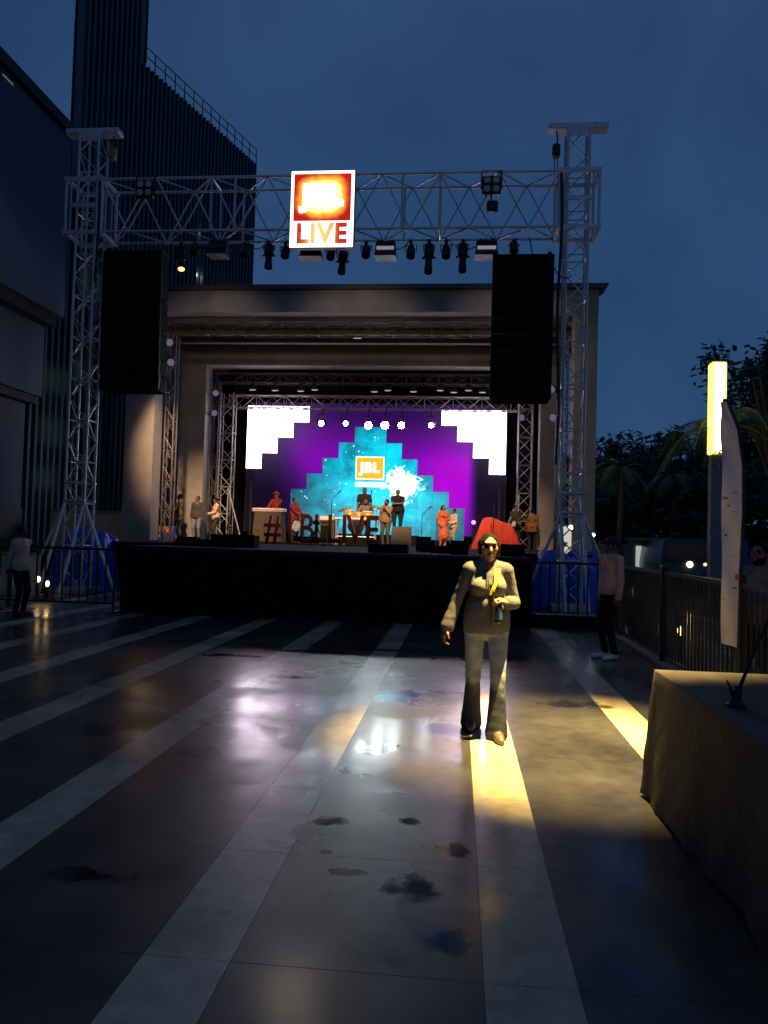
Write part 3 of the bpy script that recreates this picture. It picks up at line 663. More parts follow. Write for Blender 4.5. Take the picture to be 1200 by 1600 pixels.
def quad(u, v, label, extra_lamp):
    c = at(u, v, TY - .45); t = Thing('blinder_lamp', label, 'stage lamp', c)
    t.part('body', MB().bbox(c + Vector((-.22, -.06, -.22)), c + Vector((.22, .08, .22)), .03), m_blackmetal)
    for sx in (-1, 1):
        for sz in (-1, 1): t.part('lens', MB().lathe([(.075, 0), (.08, .02), (.05, .03)], c + Vector((sx * .105, -.06, sz * .105)), (0, -1, 0), 14), M('blinder_lens', (.5, .46, .42), .4))
    t.part('bracket', MB().box(c + Vector((-.25, -.01, -.1)), c + Vector((-.222, .03, .36))).box(c + Vector((.222, -.01, -.1)), c + Vector((.25, .03, .36))).box(c + Vector((-.22, -.01, .335)), c + Vector((.22, .03, .36))), m_blackmetal)
    if extra_lamp: t.part('lower_lamp', MB().bbox(c + Vector((-.1, -.05, -.62)), c + Vector((.16, .1, -.36)), .03).box(c + Vector((-.02, 0, -.36)), c + Vector((.02, .04, -.2))), m_blackmetal)
quad(227, 296, 'black four lens blinder lamp on the left of the front truss', False)
quad(768, 290, 'black four lens blinder lamp on the right of the front truss', True)

m_beam = E('beam_lamp', (.85, .95, 1.0), 140)
for i, (u, v, r) in enumerate(((503, 661, .10), (541, 661, .085), (576, 664, .135), (602, 664, .14), (627, 664, .115), (674, 664, .09))):
    Yb = 28.6; c = at(u, v, Yb); t = Thing('moving_head_lamp', f'bright white stage beam lamp {ORD[i]} from the left over the pyramid', 'stage lamp', c, 'beam lamps over the pyramid screen')
    yoke(t, c, .2, c.z + .42); ax = (random.uniform(-.08, .08), -1, -.28)
    t.part('head', MB().lathe([(.09, -.2), (.15, -.12), (.155, .1), (.15, .12)], c, ax, 16), m_blackmetal)
    t.part('lens', MB().lathe([(r, .121), (r * .9, .135)], c, ax, 16), m_beam)
    t.part('hanging_tube', MB().tube(c + Vector((0, .0, .4)), Vector((c.x, c.y + .4, bz - .2)), .02), m_blackmetal)
m_dl = E('small_white_lens', (.9, .85, 1.0), .55)
k = 0
for (u, v) in ((395, 608), (430, 609), (470, 610), (492, 608), (585, 611), (606, 609), (646, 611), (688, 609), (709, 612), (732, 609), (754, 612)):
    c = at(u, v, 28.9); t = Thing('wash_lamp', f'black wash lamp {ORD[k]} from the left under the inner portal' if k < 12 else '', 'stage lamp', c, 'wash lamps under the inner portal'); k += 1
    t.part('body', MB().lathe([(.09, .18), (.14, .1), (.15, -.02)], c, (0, 0, 1), 12), m_blackmetal); t.part('lens', MB().lathe([(.13, -.021), (.12, -.035)], c, (0, -.35, 1), 12), m_dl)
    t.part('yoke', MB().tube(c + Vector((0, 0, .15)), Vector((c.x, 29.0, 7.42)), .018), m_blackmetal)
for i, (u, v) in enumerate(((305, 522), (415, 523), (558, 525), (710, 524))):
    c = at(u, v, 26.2); t = Thing('spot_lamp', f'square black lamp {ORD[i]} from the left under the roof slab', 'stage lamp', c, 'square lamps under the roof slab')
    t.part('body', MB().bbox(c + Vector((-.15, -.15, -.05)), c + Vector((.15, .15, .3)), .03), m_blackmetal); t.part('lens', MB().box(c + Vector((-.13, -.12, -.065)), c + Vector((.13, .12, -.052))), E('grey_lens', (.75, .7, .9), .45))
    t.part('stem', MB().tube(c + Vector((0, 0, .29)), (c.x, c.y, 8.64 if c.y < 26.55 else 8.42), .02), m_blackmetal)
for i, (u, v) in enumerate(((264, 535), (266, 566), (336, 614), (334, 645), (817, 652), (864, 608), (866, 652))):
    Yb = 28.0 if 300 < u < 840 else 23.7
    c = at(u, v, Yb); side = 1 if u < 500 else -1
    t = Thing('side_lamp', f'round side lamp {["upper beside left pillar", "lower beside left pillar", "upper at the inner left pillar", "lower at the inner left pillar", "at the inner right upright", "upper beside right tower", "lower beside right tower"][i]}', 'stage lamp', c, 'round lamps on the side uprights')
    ax = (side * .55, -.8, -.25); t.part('body', MB().lathe([(.08, -.2), (.12, -.1), (.13, .08)], c, ax, 14), m_blackmetal); t.part('lens', MB().lathe([(.115, .081), (.11, .095)], c, ax, 14), E('side_lens', (.8, .62, 1.0), .16))
    t.part('bracket', MB().tube(c, c + Vector((-side * .35, .5, 0)), .025), m_blackmetal)
# the light these lamps give
for i, (x, e) in enumerate(((-8.2, 1.6), (-5.6, 1.0), (-3.4, 1.1), (-.8, 1.0), (1.5, .9))):
    spot('front_wash_light', (x, TY + .8, zt_bot - .4), (x * .85 - .4 if i else -9.2, 27, 2.2), 3600 * e, (1.0, .62, .34), 34, .9, .15)
for i, (x, tx, tz) in enumerate(((-7.5, -8.0, 7.2), (-3.3, -3.3, 7.6), (1.2, 1.5, 7.2))):
    spot('portal_wash_light', (x, TY + .8, zt_bot - .4), (tx, 25, tz), 210, (1.0, .76, .60), 62, 1.0, .2)

for tx, e in ((-10.4, 50), (3.5, 90)):
    spot('pillar_wash_light', (-8.0 if tx < 0 else 1.6, TY + .8, zt_bot - .4), (tx, 24, 3.2), e, (1.0, .78, .60), 50, 1.0, .2)

# ================================================================== PEOPLE  (signed-distance bodies, one continuous skin)
def smin(a, b, k):
    h = np.clip(.5 + .5 * (b - a) / k, 0, 1); return b * (1 - h) + a * h - k * h * (1 - h)
class SDF:
    def __init__(s): s.el = []
    def cone(s, a, b, ra, rb, tag=0, k=.02): s.el.append(('c', np.array(a, float), np.array(b, float), ra, rb, tag, k)); return s
    def ell(s, c, r, tag=0, k=.02, rot=None, cut=None): s.el.append(('e', np.array(c, float), np.array(r, float), rot, cut, tag, k)); return s
    def mesh(s, name, mats, res, folds=0.0, foldtags=(), seed=0):
        lo = np.array([1e9] * 3); hi = -lo
        for e in s.el:
            if e[0] == 'c': m = max(e[3], e[4]); l_, h_ = np.minimum(e[1], e[2]) - m, np.maximum(e[1], e[2]) + m
            else: m = max(e[2]) if e[3] is not None else e[2]; l_, h_ = e[1] - m, e[1] + m
            lo = np.minimum(lo, l_); hi = np.maximum(hi, h_)
        lo -= 3.5 * res + .01; hi += 3.5 * res + .01
        ax = [np.arange(lo[i], hi[i] + res, res, dtype=np.float32) for i in range(3)]
        D = np.full([len(a) for a in ax], 1.0, np.float32); T = np.zeros(D.shape, np.int8); B = np.full(D.shape, 9.0, np.float32)
        for e in s.el:
            tag, k = e[5], e[6]
            if e[0] == 'c': m = max(e[3], e[4]); l_, h_ = np.minimum(e[1], e[2]) - m, np.maximum(e[1], e[2]) + m
            else: m = max(e[2]) if e[3] is not None else e[2]; l_, h_ = e[1] - m, e[1] + m
            mg = k + 2.5 * res + .012
            sl = tuple(slice(max(0, int((l_[i] - mg - lo[i]) / res)), min(len(ax[i]), int((h_[i] + mg - lo[i]) / res) + 2)) for i in range(3))
            X, Y, Z = np.meshgrid(*(ax[i][sl[i]] for i in range(3)), indexing='ij', sparse=True)
            if e[0] == 'c':
                a, b, ra, rb = e[1], e[2], e[3], e[4]; ba = b - a; L2 = max(ba @ ba, 1e-9)
                px, py, pz = X - a[0], Y - a[1], Z - a[2]; t = np.clip((px * ba[0] + py * ba[1] + pz * ba[2]) / L2, 0, 1)
                d = np.sqrt((px - t * ba[0]) ** 2 + (py - t * ba[1]) ** 2 + (pz - t * ba[2]) ** 2) - (ra + (rb - ra) * t)
            else:
                c, r, R, cut = e[1], e[2], e[3], e[4]; px, py, pz = X - c[0], Y - c[1], Z - c[2]
                if R is not None:
                    px, py, pz = (R[0][0] * px + R[1][0] * py + R[2][0] * pz, R[0][1] * px + R[1][1] * py + R[2][1] * pz, R[0][2] * px + R[1][2] * py + R[2][2] * pz)
                k0 = np.sqrt((px / r[0]) ** 2 + (py / r[1]) ** 2 + (pz / r[2]) ** 2); k1 = np.sqrt((px / r[0] ** 2) ** 2 + (py / r[1] ** 2) ** 2 + (pz / r[2] ** 2) ** 2)
                d = k0 * (k0 - 1) / np.maximum(k1, 1e-6)
                if cut is not None:
                    cc, cr = cut; k0 = np.sqrt(((X - cc[0]) / cr[0]) ** 2 + ((Y - cc[1]) / cr[1]) ** 2 + ((Z - cc[2]) / cr[2]) ** 2)
                    d = np.maximum(d, -(k0 - 1) * min(cr))
            if folds and tag in foldtags:
                d = d + folds * (np.sin(Z * 31 + X * 17 + seed) * np.sin(X * 23 - Y * 19 + Z * 9) + .6 * np.sin(Z * 67 + Y * 41 + X * 29 + seed * 2))
            d = d.astype(np.float32); bb = B[sl]; tt = T[sl]; mk = d < bb; bb[mk] = d[mk] if d.shape == bb.shape else np.broadcast_to(d, bb.shape)[mk]; tt[mk] = tag
            B[sl] = bb; T[sl] = tt; D[sl] = smin(D[sl], d, k)
        # surface nets
        S = D < 0; nx, ny, nz = D.shape
        cs = np.zeros((nx - 1, ny - 1, nz - 1), np.int8); off = [(i, j, k) for i in (0, 1) for j in (0, 1) for k in (0, 1)]
        for i, j, k in off: cs += S[i:nx - 1 + i, j:ny - 1 + j, k:nz - 1 + k]
        act = (cs > 0) & (cs < 8); I = np.argwhere(act); idx = -np.ones(act.shape, np.int64); idx[act] = np.arange(len(I))
        acc = np.zeros((len(I), 3)); cnt = np.zeros(len(I))
        val = {o: D[I[:, 0] + o[0], I[:, 1] + o[1], I[:, 2] + o[2]] for o in off}
        for o in off:
            for a in range(3):
                if o[a] == 0:
                    q = list(o); q[a] = 1; q = tuple(q); v0, v1 = val[o], val[q]; m = (v0 < 0) != (v1 < 0)
                    t = np.where(m, v0 / np.where(m, v0 - v1, 1), 0); P = np.array(o, float)[None, :].repeat(len(I), 0); P[:, a] += t
                    acc[m] += P[m]; cnt[m] += 1
        V = lo + (I + acc / cnt[:, None]) * res
        F = []
        for a in range(3):
            b, c = (a + 1) % 3, (a + 2) % 3
            s0 = [slice(1, -1)] * 3; s0[a] = slice(0, -1); s1 = [slice(1, -1)] * 3; s1[a] = slice(1, None)
            S0, S1 = S[tuple(s0)], S[tuple(s1)]; Ed = np.argwhere(S0 != S1)
            if not len(Ed): continue
            base = Ed.copy(); base[:, b] += 1; base[:, c] += 1
            fl = S0[tuple(Ed.T)]
            def cell(db, dc):
                q = base.copy(); q[:, b] -= db; q[:, c] -= dc; return idx[tuple(q.T)]
            q = np.stack([cell(1, 1), cell(0, 1), cell(0, 0), cell(1, 0)], 1); q[~fl] = q[~fl][:, ::-1]; F.append(q)
        F = np.concatenate(F); vt = T[tuple(np.clip(np.round((V - lo) / res).astype(int), 0, np.array(D.shape) - 1).T)]
        ft_ = vt[F[:, 0]]
        me = bpy.data.meshes.new(name); me.from_pydata(V.tolist(), [], F.tolist())
        for m in mats: me.materials.append(m)
        me.polygons.foreach_set('material_index', ft_.astype(np.int32)); me.polygons.foreach_set('use_smooth', np.ones(len(F), bool)); me.update(); return me
def ik(a, t, la, lb_, pole):
    a = np.array(a, float); t = np.array(t, float); d = t - a; L_ = np.linalg.norm(d); mx = (la + lb_) * .995
    if L_ > mx: t = a + d / L_ * mx; d = t - a; L_ = mx
    u = d / L_; x = (la * la - lb_ * lb_ + L_ * L_) / (2 * L_); h = math.sqrt(max(la * la - x * x, 0)); p = np.array(pole, float); p = p - u * (p @ u); p /= max(np.linalg.norm(p), 1e-6)
    return a + u * x + p * h, t
def nrm(v): v = np.array(v, float); return v / max(np.linalg.norm(v), 1e-9)
def hand(S, W, d, pn, side, curl, sc, tag, res):
    d = nrm(d); pn = nrm(np.array(pn) - d * (np.array(pn) @ d)); lat = np.cross(d, pn) * side; fr = max(.0085 * sc, res * .75)
    for o in (-.022, 0, .022): S.cone(W + lat * o * sc, W + d * .085 * sc + lat * o * 1.15 * sc, .017 * sc, .015 * sc, tag, .01)
    for o, l in ((-.033, .062), (-.011, .074), (.011, .078), (.033, .07)):
        p = W + d * .085 * sc + lat * o * sc; d1 = nrm(d * math.cos(curl * .6) + pn * math.sin(curl * .6)); q = p + d1 * l * .55 * sc
        d2 = nrm(d * math.cos(curl * 1.5) + pn * math.sin(curl * 1.5)); r = q + d2 * l * .5 * sc
        S.cone(p, q, fr, fr * .95, tag, .004); S.cone(q, r, fr * .95, fr * .8, tag, .003)
    p = W + d * .02 * sc + lat * .03 * sc; q = p + nrm(d * .75 + lat * .7 + pn * .35) * .045 * sc; r = q + nrm(d * .9 + lat * .15 + pn * (.3 + curl * .3)) * .035 * sc
    S.cone(p, q, .013 * sc, .011 * sc, tag, .01); S.cone(q, r, .011 * sc, .009 * sc, tag, .004)
PERSON = {}
def person(label, loc, heading, H, top, bottom, shoe=(.03, .03, .03), skin=(.23, .12, .07), hair=(.012, .010, .009), res=.013, rh=(-.25, -.05, .80), lh=(.25, -.05, .80),
           rpole=(-.5, .8, -.1), lpole=(.5, .8, -.1), rhd=None, lhd=None, rf=(-.1, -.02, 0), lf=(.1, -.02, 0), sit=False, lean=0.0, hyaw=0.0, hpitch=0.0, sleeve='long', fat=1.0, female=False,
           flare=0.0, dress=False, haircut='short', beard=False, cap=None, hem=.86, neck_v=False, group=None, curl=.7, wide_sleeve=0.0, loose=0.0, pants_r=1.0, collar=None, folds=.0010):
    s = H / 1.7
    n_ = len(PERSON); PERSON[n_] = 1
    R = lambda p: np.array(p, float)
    po = np.array([0, 0, -.40]) if sit else np.zeros(3)
    cl, sl_ = math.cos(lean), math.sin(lean)
    def tw(p):
        p = R(p); q = p - np.array([0, 0, .92]); return np.array([q[0], q[1] * cl - q[2] * sl_, q[1] * sl_ + q[2] * cl + .92]) + po
    cy, sy = math.cos(hyaw), math.sin(hyaw); cp, sp_ = math.cos(hpitch), math.sin(hpitch)
    def hd(p):
        q = R(p) - np.array([0, .01, 1.50]); q = np.array([q[0], q[1] * cp - q[2] * sp_, q[1] * sp_ + q[2] * cp]); q = np.array([q[0] * cy - q[1] * sy, q[0] * sy + q[1] * cy, q[2]]); return tw(q + np.array([0, .01, 1.50]))
    HR = np.array([[cy, -sy, 0], [sy, cy, 0], [0, 0, 1]]) @ np.array([[1, 0, 0], [0, cp, -sp_], [0, sp_, cp]]) @ np.array([[1, 0, 0], [0, cl, -sl_], [0, sl_, cl]])
    SK, TP, BT, SH, DK, LP = 0, 1, 2, 3, 4, 5
    b = SDF()
    # head
    b.ell(hd((0, .012, 1.605)), (.074, .092, .098), SK, .02, HR); b.ell(hd((0, -.018, 1.545)), (.056, .066, .072), SK, .03, HR); b.ell(hd((0, -.052, 1.505)), (.028, .026, .022), SK, .025, HR)
    b.cone(hd((0, -.082, 1.605)), hd((0, -.106, 1.568)), .009, .015, SK, .014)
    b.ell(hd((0, -.086, 1.528)), (.024, .010, .009), LP, .006, HR)
    b.ell(hd((0, -.072, 1.632)), (.055, .02, .012), SK, .02, HR)
    for sx in (-1, 1):
        b.ell(hd((sx * .03, -.078, 1.603)), (.012, .007, .006), DK, .004, HR); b.ell(hd((sx * .031, -.083, 1.625)), (.019, .005, .0035), DK, .004, HR)
        b.ell(hd((sx * .04, -.052, 1.575)), (.026, .026, .024), SK, .03, HR); b.ell(hd((sx * .077, .015, 1.585)), (.012, .022, .034), SK, .006, HR)
    b.cone(tw((0, .02, 1.40)), hd((0, .012, 1.53)), .058 * (.9 if female else 1), .05, SK, .03)
    if beard: b.ell(hd((0, -.034, 1.515)), (.058, .062, .05), DK, .012, HR)
    # torso
    sw = (.155 if female else .178) * (1 + (fat - 1) * .4)
    b.ell(tw((0, .0, 1.27)), (.155 * fat, .112 * fat, .165), TP, .05); b.ell(tw((0, -.012 * fat, 1.09)), (.142 * fat + loose, .108 * fat + loose, .15), TP, .05)
    b.cone(tw((-sw + .03, .01, 1.395)), tw((sw - .03, .01, 1.395)), .058, .058, TP, .05); b.cone(tw((0, .02, 1.34)), tw((0, .015, 1.435)), .095, .062, TP, .03)
    if female:
        for sx in (-1, 1): b.ell(tw((sx * .075, -.085 * fat, 1.255)), (.075, .07, .068), TP, .035)
    b.ell(tw((0, .005, .98)), (.158 * fat, .118 * fat, .10), TP, .05)
    if hem < .97 and not dress: b.cone(tw((-.055 * fat, 0, .98)), tw((-.06 * fat, 0, hem + .14)), .115 * fat, .118 * fat, TP, .05); b.cone(tw((.055 * fat, 0, .98)), tw((.06 * fat, 0, hem + .14)), .115 * fat, .118 * fat, TP, .05)
    if hem < .97 and not dress: b.ell(tw((0, 0, hem + .07)), (.182 * fat, .142 * fat, .17), TP, .03, None, (tw((0, 0, hem - 2.0)), (2.0, 2.0, 2.0)))
    b.ell(tw((0, .015, .90)), (.155 * fat, .115 * fat, .11), BT, .04)
    if neck_v: b.ell(tw((0, -.046, 1.398)), (.052, .036, .062), SK, .004)
    for sx in (-1, 1): b.cone(tw((sx * .035, .02, 1.435)), tw((sx * (sw - .01), .012, 1.392)), .04, .052, TP, .045)
    # arms
    for sx, T_, pole, hdir in ((-1, rh, rpole, rhd), (1, lh, lpole, lhd)):
        S_ = tw((sx * sw, .012, 1.385)); el, W = ik(S_, R(T_) + (po if sit else 0), .285, .25, pole)
        fd_ = nrm(W - el) if hdir is None else nrm(hdir)
        b.cone(S_, el, .056 * (1 + (fat - 1) * .5), .046, TP if sleeve == 'long' else TP, .03) if sleeve == 'long' else (b.cone(S_, S_ + (el - S_) * .62, .06, .062, TP, .03), b.cone(S_ + (el - S_) * .3, el, .04, .036, SK, .012))
        if sleeve == 'long': b.cone(el, el + (W - el) * .94, .046, .034 + wide_sleeve, TP, .02); b.cone(el, W, .03, .026, SK, .008)
        else: b.cone(el, W, .037, .026, SK, .02)
        pn = np.array([-sx, .2, 0]) if hdir is None else np.array([-sx * .3, .3, -.9]); 
        if abs(fd_ @ nrm(pn)) > .9: pn = np.array([0, .6, -.8])
        hand(b, W, fd_, pn, -sx, curl, 1.0, SK, res / s)
    # legs
    for sx, T_ in ((-1, rf), (1, lf)):
        T_ = R(T_); hp = tw((sx * .09 * fat, .01, .90)); an = T_ + np.array([0, .03, .085])
        kn, an = ik(hp, an, .425, .41, (sx * .06, -1, .0)); 
        b.cone(hp, kn, .088 * fat * pants_r, .062 * pants_r, BT, .03); b.cone(kn, an + (kn - an) * .03, .060 * pants_r, .048 * pants_r + flare, BT, .025)
        if flare: b.cone(an + (kn - an) * .22, an + np.array([0, 0, -.045]), .055 + flare * .5, .055 + flare * 1.15, BT, .02)
        foot = nrm(T_ * 0 + np.array([sx * .12, -1, 0]))
        b.cone(T_ + np.array([0, .05, .045]), T_ + foot * .13 + np.array([0, 0, .032]), .043, .036, SH, .02); b.cone(T_ + foot * .10 + np.array([0, 0, .03]), T_ + foot * .17 + np.array([0, 0, .026]), .038, .028, SH, .015)
        b.cone(T_ + np.array([0, .035, .05]), an, .042, .042, SH, .02)
    if dress:
        b.cone(tw((0, 0, 1.0)), tw((0, 0, .45)), .14, .21, TP, .04)
    t = Thing('person', label, 'person', loc, group, rad(heading))
    skm = M('skin_%g_%g' % (skin[0], skin[1]), skin, .5, var=.08); tpm = top if not isinstance(top, tuple) else M('top_cloth_%d' % n_, top, .85, var=.25, scale=9, bump=.5, bscale=16, spec=.25)
    btm = bottom if not isinstance(bottom, tuple) else M('trouser_cloth_%d' % n_, bottom, .85, var=.2, scale=9, bump=.2, bscale=70, spec=.25)
    shm = M('shoe_%g' % shoe[0], shoe, .5); hm = M('hair_%g' % hair[0], hair, .75, var=.5, scale=30, bump=.6, bscale=90, spec=.06)
    lip = M('lip', (.22, .08, .06), .5)
    me = b.mesh('body', [skm, tpm, btm, shm, hm, lip], res / s, folds, (TP, BT), n_ * 1.7)
    me.transform(Matrix.Scale(s, 4)); link('body', me, t.o)
    h = SDF()
    fc = hd((0, -.10, 1.565)) if True else None
    h.ell(hd((0, .022, 1.612)), (.083, .098, .098), 0, .01, HR, (hd((0, -.11, 1.575)), (.078, .10, .125)))
    if haircut == 'tied': h.ell(hd((0, .10, 1.57)), (.04, .045, .05), 0, .02, HR); h.cone(hd((0, .10, 1.56)), hd((0, .11, 1.42)), .03, .022, 0, .02); [h.ell(hd((q * .072, .01, 1.585)), (.018, .05, .065), 0, .02, HR) for q in (-1, 1)]; h.cone(hd((-.055, .05, 1.55)), hd((0, .095, 1.52)), .03, .03, 0, .02); h.cone(hd((.055, .05, 1.55)), hd((0, .095, 1.52)), .03, .03, 0, .02)
    if haircut == 'long': h.cone(hd((-.05, .045, 1.58)), hd((-.06, .05, 1.36)), .05, .045, 0, .03); h.cone(hd((.05, .045, 1.58)), hd((.06, .05, 1.36)), .05, .045, 0, .03)
    if haircut == 'curly':
        for i in range(26):
            a = i * 2.4; z = 1.60 + .10 * (i / 26); rr = .085 * math.sqrt(max(.05, 1 - ((z - 1.60) / .12) ** 2)); h.ell(hd((rr * math.cos(a), .02 + rr * 1.1 * math.sin(a) * (1 if math.sin(a) > 0 else .55), z)), (.025, .025, .025), 0, .01)
    hme = h.mesh('hair', [hm], max(res / s * .9, .006), .002, (0,), n_); hme.transform(Matrix.Scale(s, 4)); link('hair', hme, t.o)
    if cap is not None:
        c = SDF(); c.ell(hd((0, .015, 1.645)), (.093, .108, .075), 0, .01, HR); c.ell(hd((0, -.12, 1.642)), (.07, .075, .010), 0, .012, HR)
        cme = c.mesh('cap', [M('cap_%g' % cap[0], cap, .8)], max(res / s * .8, .006)); cme.transform(Matrix.Scale(s, 4)); link('cap', cme, t.o)
    t.s = s; t.hd = hd; t.tw = tw; return t

# ------------------------------------------------------------------ the woman walking towards the camera
WX, WY = .25, 6.5
def denim():        # jeans with lit thighs and shaded lower legs painted into the colour
    m = M('light_painted_denim', (1, 1, 1), .85, var=.25, scale=14, bump=.45, bscale=15, spec=.2); n = m.node_tree.nodes; l = m.node_tree.links
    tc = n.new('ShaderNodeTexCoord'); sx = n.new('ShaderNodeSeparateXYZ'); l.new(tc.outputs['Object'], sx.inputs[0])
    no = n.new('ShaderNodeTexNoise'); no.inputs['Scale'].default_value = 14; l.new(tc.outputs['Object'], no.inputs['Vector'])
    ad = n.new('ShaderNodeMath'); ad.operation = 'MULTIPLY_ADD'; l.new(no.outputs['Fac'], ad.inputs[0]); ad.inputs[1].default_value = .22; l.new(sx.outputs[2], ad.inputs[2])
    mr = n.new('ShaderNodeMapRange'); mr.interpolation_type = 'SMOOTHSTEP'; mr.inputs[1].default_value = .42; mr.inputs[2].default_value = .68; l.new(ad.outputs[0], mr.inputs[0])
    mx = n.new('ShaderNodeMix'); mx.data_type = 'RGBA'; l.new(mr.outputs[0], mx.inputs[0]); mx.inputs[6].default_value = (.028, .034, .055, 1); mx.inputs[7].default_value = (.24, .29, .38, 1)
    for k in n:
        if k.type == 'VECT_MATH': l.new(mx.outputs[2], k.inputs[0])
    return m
woman = person('woman in a brown grey sweater and pale flared jeans walking towards the camera', (WX, WY, 0), 3, 1.655,
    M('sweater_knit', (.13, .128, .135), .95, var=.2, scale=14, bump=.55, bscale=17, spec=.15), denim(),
    shoe=(.10, .075, .055), skin=(.26, .145, .095), res=.0068, rh=(-.345, -.03, .875), lh=(.165, -.225, 1.13), rpole=(-.1, 1, 0), lpole=(.45, .7, -1), lhd=(-.85, -.25, .22),
    rf=(-.10, .15, .01), lf=(.085, -.21, 0), lean=.05, female=True, fat=1.08, loose=.022, flare=.034, haircut='tied', hem=.865, neck_v=True, curl=.95, wide_sleeve=.026, pants_r=1.0, folds=.0011, hpitch=.06, hyaw=.10)
m_yel = M('yellow_lanyard', (.75, .42, .02), .7); m_dkcord = M('dark_cord', (.03, .025, .02), .7)
ws = woman.s
lan = MB(); front = -.175
pts = [(.075, -.03, 1.43), (.07, -.115, 1.385), (.058, -.175, 1.30), (.03, -.195, 1.24), (.012, -.198, 1.19)]
for a, b_ in zip(pts[:-1], pts[1:]):
    w = .026 if a[2] > 1.3 else .018
    lan.add([Vector((a[0] - w, a[1] - .012, a[2])) * ws, Vector((a[0] + w, a[1] - .012, a[2])) * ws, Vector((b_[0] + w * .8, b_[1] - .012, b_[2])) * ws, Vector((b_[0] - w * .8, b_[1] - .012, b_[2])) * ws,
             Vector((a[0] - w, a[1] - .006, a[2])) * ws, Vector((a[0] + w, a[1] - .006, a[2])) * ws, Vector((b_[0] + w * .8, b_[1] - .006, b_[2])) * ws, Vector((b_[0] - w * .8, b_[1] - .006, b_[2])) * ws],
            [(0, 1, 2, 3), (7, 6, 5, 4), (0, 4, 5, 1), (1, 5, 6, 2), (2, 6, 7, 3), (3, 7, 4, 0)])
woman.lpart('lanyard', lan, m_yel)
cord = MB(); cord.path([Vector(p) * ws for p in ((-.03, -.1, 1.40), (-.012, -.165, 1.31), (.0, -.20, 1.22), (.012, -.205, 1.12), (.016, -.19, 1.0), (.02, -.175, .93))], .006)
cord.path([Vector(p) * ws for p in ((.03, -.21, 1.22), (.03, -.21, 1.12), (.026, -.19, 1.0), (.02, -.175, .93))], .006)
woman.lpart('cord', cord, m_dkcord)
bt = Thing('water_bottle', 'small dark bottle with blue label held in the woman\'s raised hand', 'bottle', (WX + .085, WY - .245, .965))
c = Vector((WX + .085, WY - .245, .94)); bt.part('body', MB().lathe([(.028, 0), (.031, .01), (.031, .11), (.026, .14), (.013, .17)], c, None, 14), M('bottle_plastic', (.03, .04, .05), .2), smooth=True)
bt.part('label_band', MB().lathe([(.0318, .03), (.0318, .09)], c, None, 14), M('bottle_label', (.06, .14, .3), .5)); bt.part('cap', MB().lathe([(.0135, .172), (.0135, .19)], c, None, 10), m_whitep)

# ------------------------------------------------------------------ two guards and an onlooker
gl = at(36, 822, 13.3)
person('guard in a pale pink shirt standing in profile at the left barrier', (gl.x, 13.3, 0), 78, gl.z, (.62, .38, .33), (.012, .012, .014), skin=(.12, .06, .035), rh=(-.12, .20, .88), lh=(.12, .20, .88),
       rpole=(-1, .5, 0), lpole=(1, .5, 0), sleeve='long', res=.011, hyaw=.1, curl=1.0, wide_sleeve=.01)
gr = at(955, 840, 11.0)
person('guard with dark cap, pale pink shirt and white shoes facing the stage by the fence', (gr.x, 11.0, 0), -62, gr.z, (.62, .40, .35), (.016, .013, .014), shoe=(.75, .75, .75), skin=(.14, .07, .045), rh=(-.24, .02, .84), lh=(.24, -.06, .84),
       res=.011, cap=(.02, .015, .018), wide_sleeve=.012, hem=.92)
on = at(1188, 850, 8.3)
person('bearded onlooker in a grey shirt behind the fence at the right edge', (on.x, 8.3, 0), -50, on.z, (.16, .16, .19), (.02, .02, .025), skin=(.22, .11, .07), rh=(-.2, -.35, 1.1), lh=(.1, -.38, 1.08), beard=True, res=.012)

# ------------------------------------------------------------------ musicians and crew on the stage
def sp(label, u, v, Y, heading, top, bottom, base=DECK, zadd=0.0, **k):
    p = at(u, v, Y); H = p.z - base + zadd; k['fat'] = k.get('fat', 1.0) * 1.2; k['pants_r'] = 1.12; k['wide_sleeve'] = k.get('wide_sleeve', 0) + .012
    return person(label, (p.x, Y, base), heading, H, top, bottom, group='people on the stage', **k)
BR = (.16, .10, .05)
sp('man in a long olive brown coat turned to the left on the stage', 281, 772, 26.6, -75, (.15, .10, .05), (.05, .05, .05), haircut='curly', rh=(-.1, -.32, 1.05), lh=(.2, -.28, .95), hem=.74, wide_sleeve=.01)
sp('man in an open dark shirt and jeans with badge beside the olive coat', 309, 775, 27.0, -10, (.08, .07, .075), (.22, .24, .28), neck_v=True, rh=(-.22, -.06, .84), lh=(.24, -.04, .84))
sp('man in a pale peach shirt looking at his hands at stage left', 338, 778, 26.8, -60, (.78, .52, .38), (.06, .05, .05), rh=(-.05, -.3, 1.06), lh=(.1, -.3, 1.06), hpitch=.2, sleeve='long')
sp('keyboard player in a red hooded top behind the keyboard', 432, 769, 27.9, -30, (.30, .03, .02), (.03, .03, .03), cap=(.25, .03, .02), rh=(-.12, -.42, 1.0), lh=(.14, -.42, 1.0))
sp('man in a dark red shirt playing next to the keyboard', 461, 778, 27.2, 62, (.28, .025, .02), (.06, .06, .07), rh=(-.1, -.38, 1.05), lh=(.18, -.34, .98), sleeve='long')
sp('man in a dark shirt standing behind the drummer', 570, 762, 28.9, 5, (.035, .02, .03), (.03, .03, .035), base=DECK + .4, sleeve='short', rh=(-.27, -.08, .84), lh=(.27, -.08, .84), fat=1.05)
dseat = at(572, 779, 28.1)
person('seated drummer with a beard behind the golden drums', (dseat.x, 28.1, DECK + .4), 0, 1.70, (.20, .16, .15), (.03, .03, .03), sit=True, rh=(-.22, -.36, 1.10), lh=(.22, -.36, 1.12), rf=(-.2, -.42, 0), lf=(.2, -.42, 0), beard=True, sleeve='short', group='people on the stage')
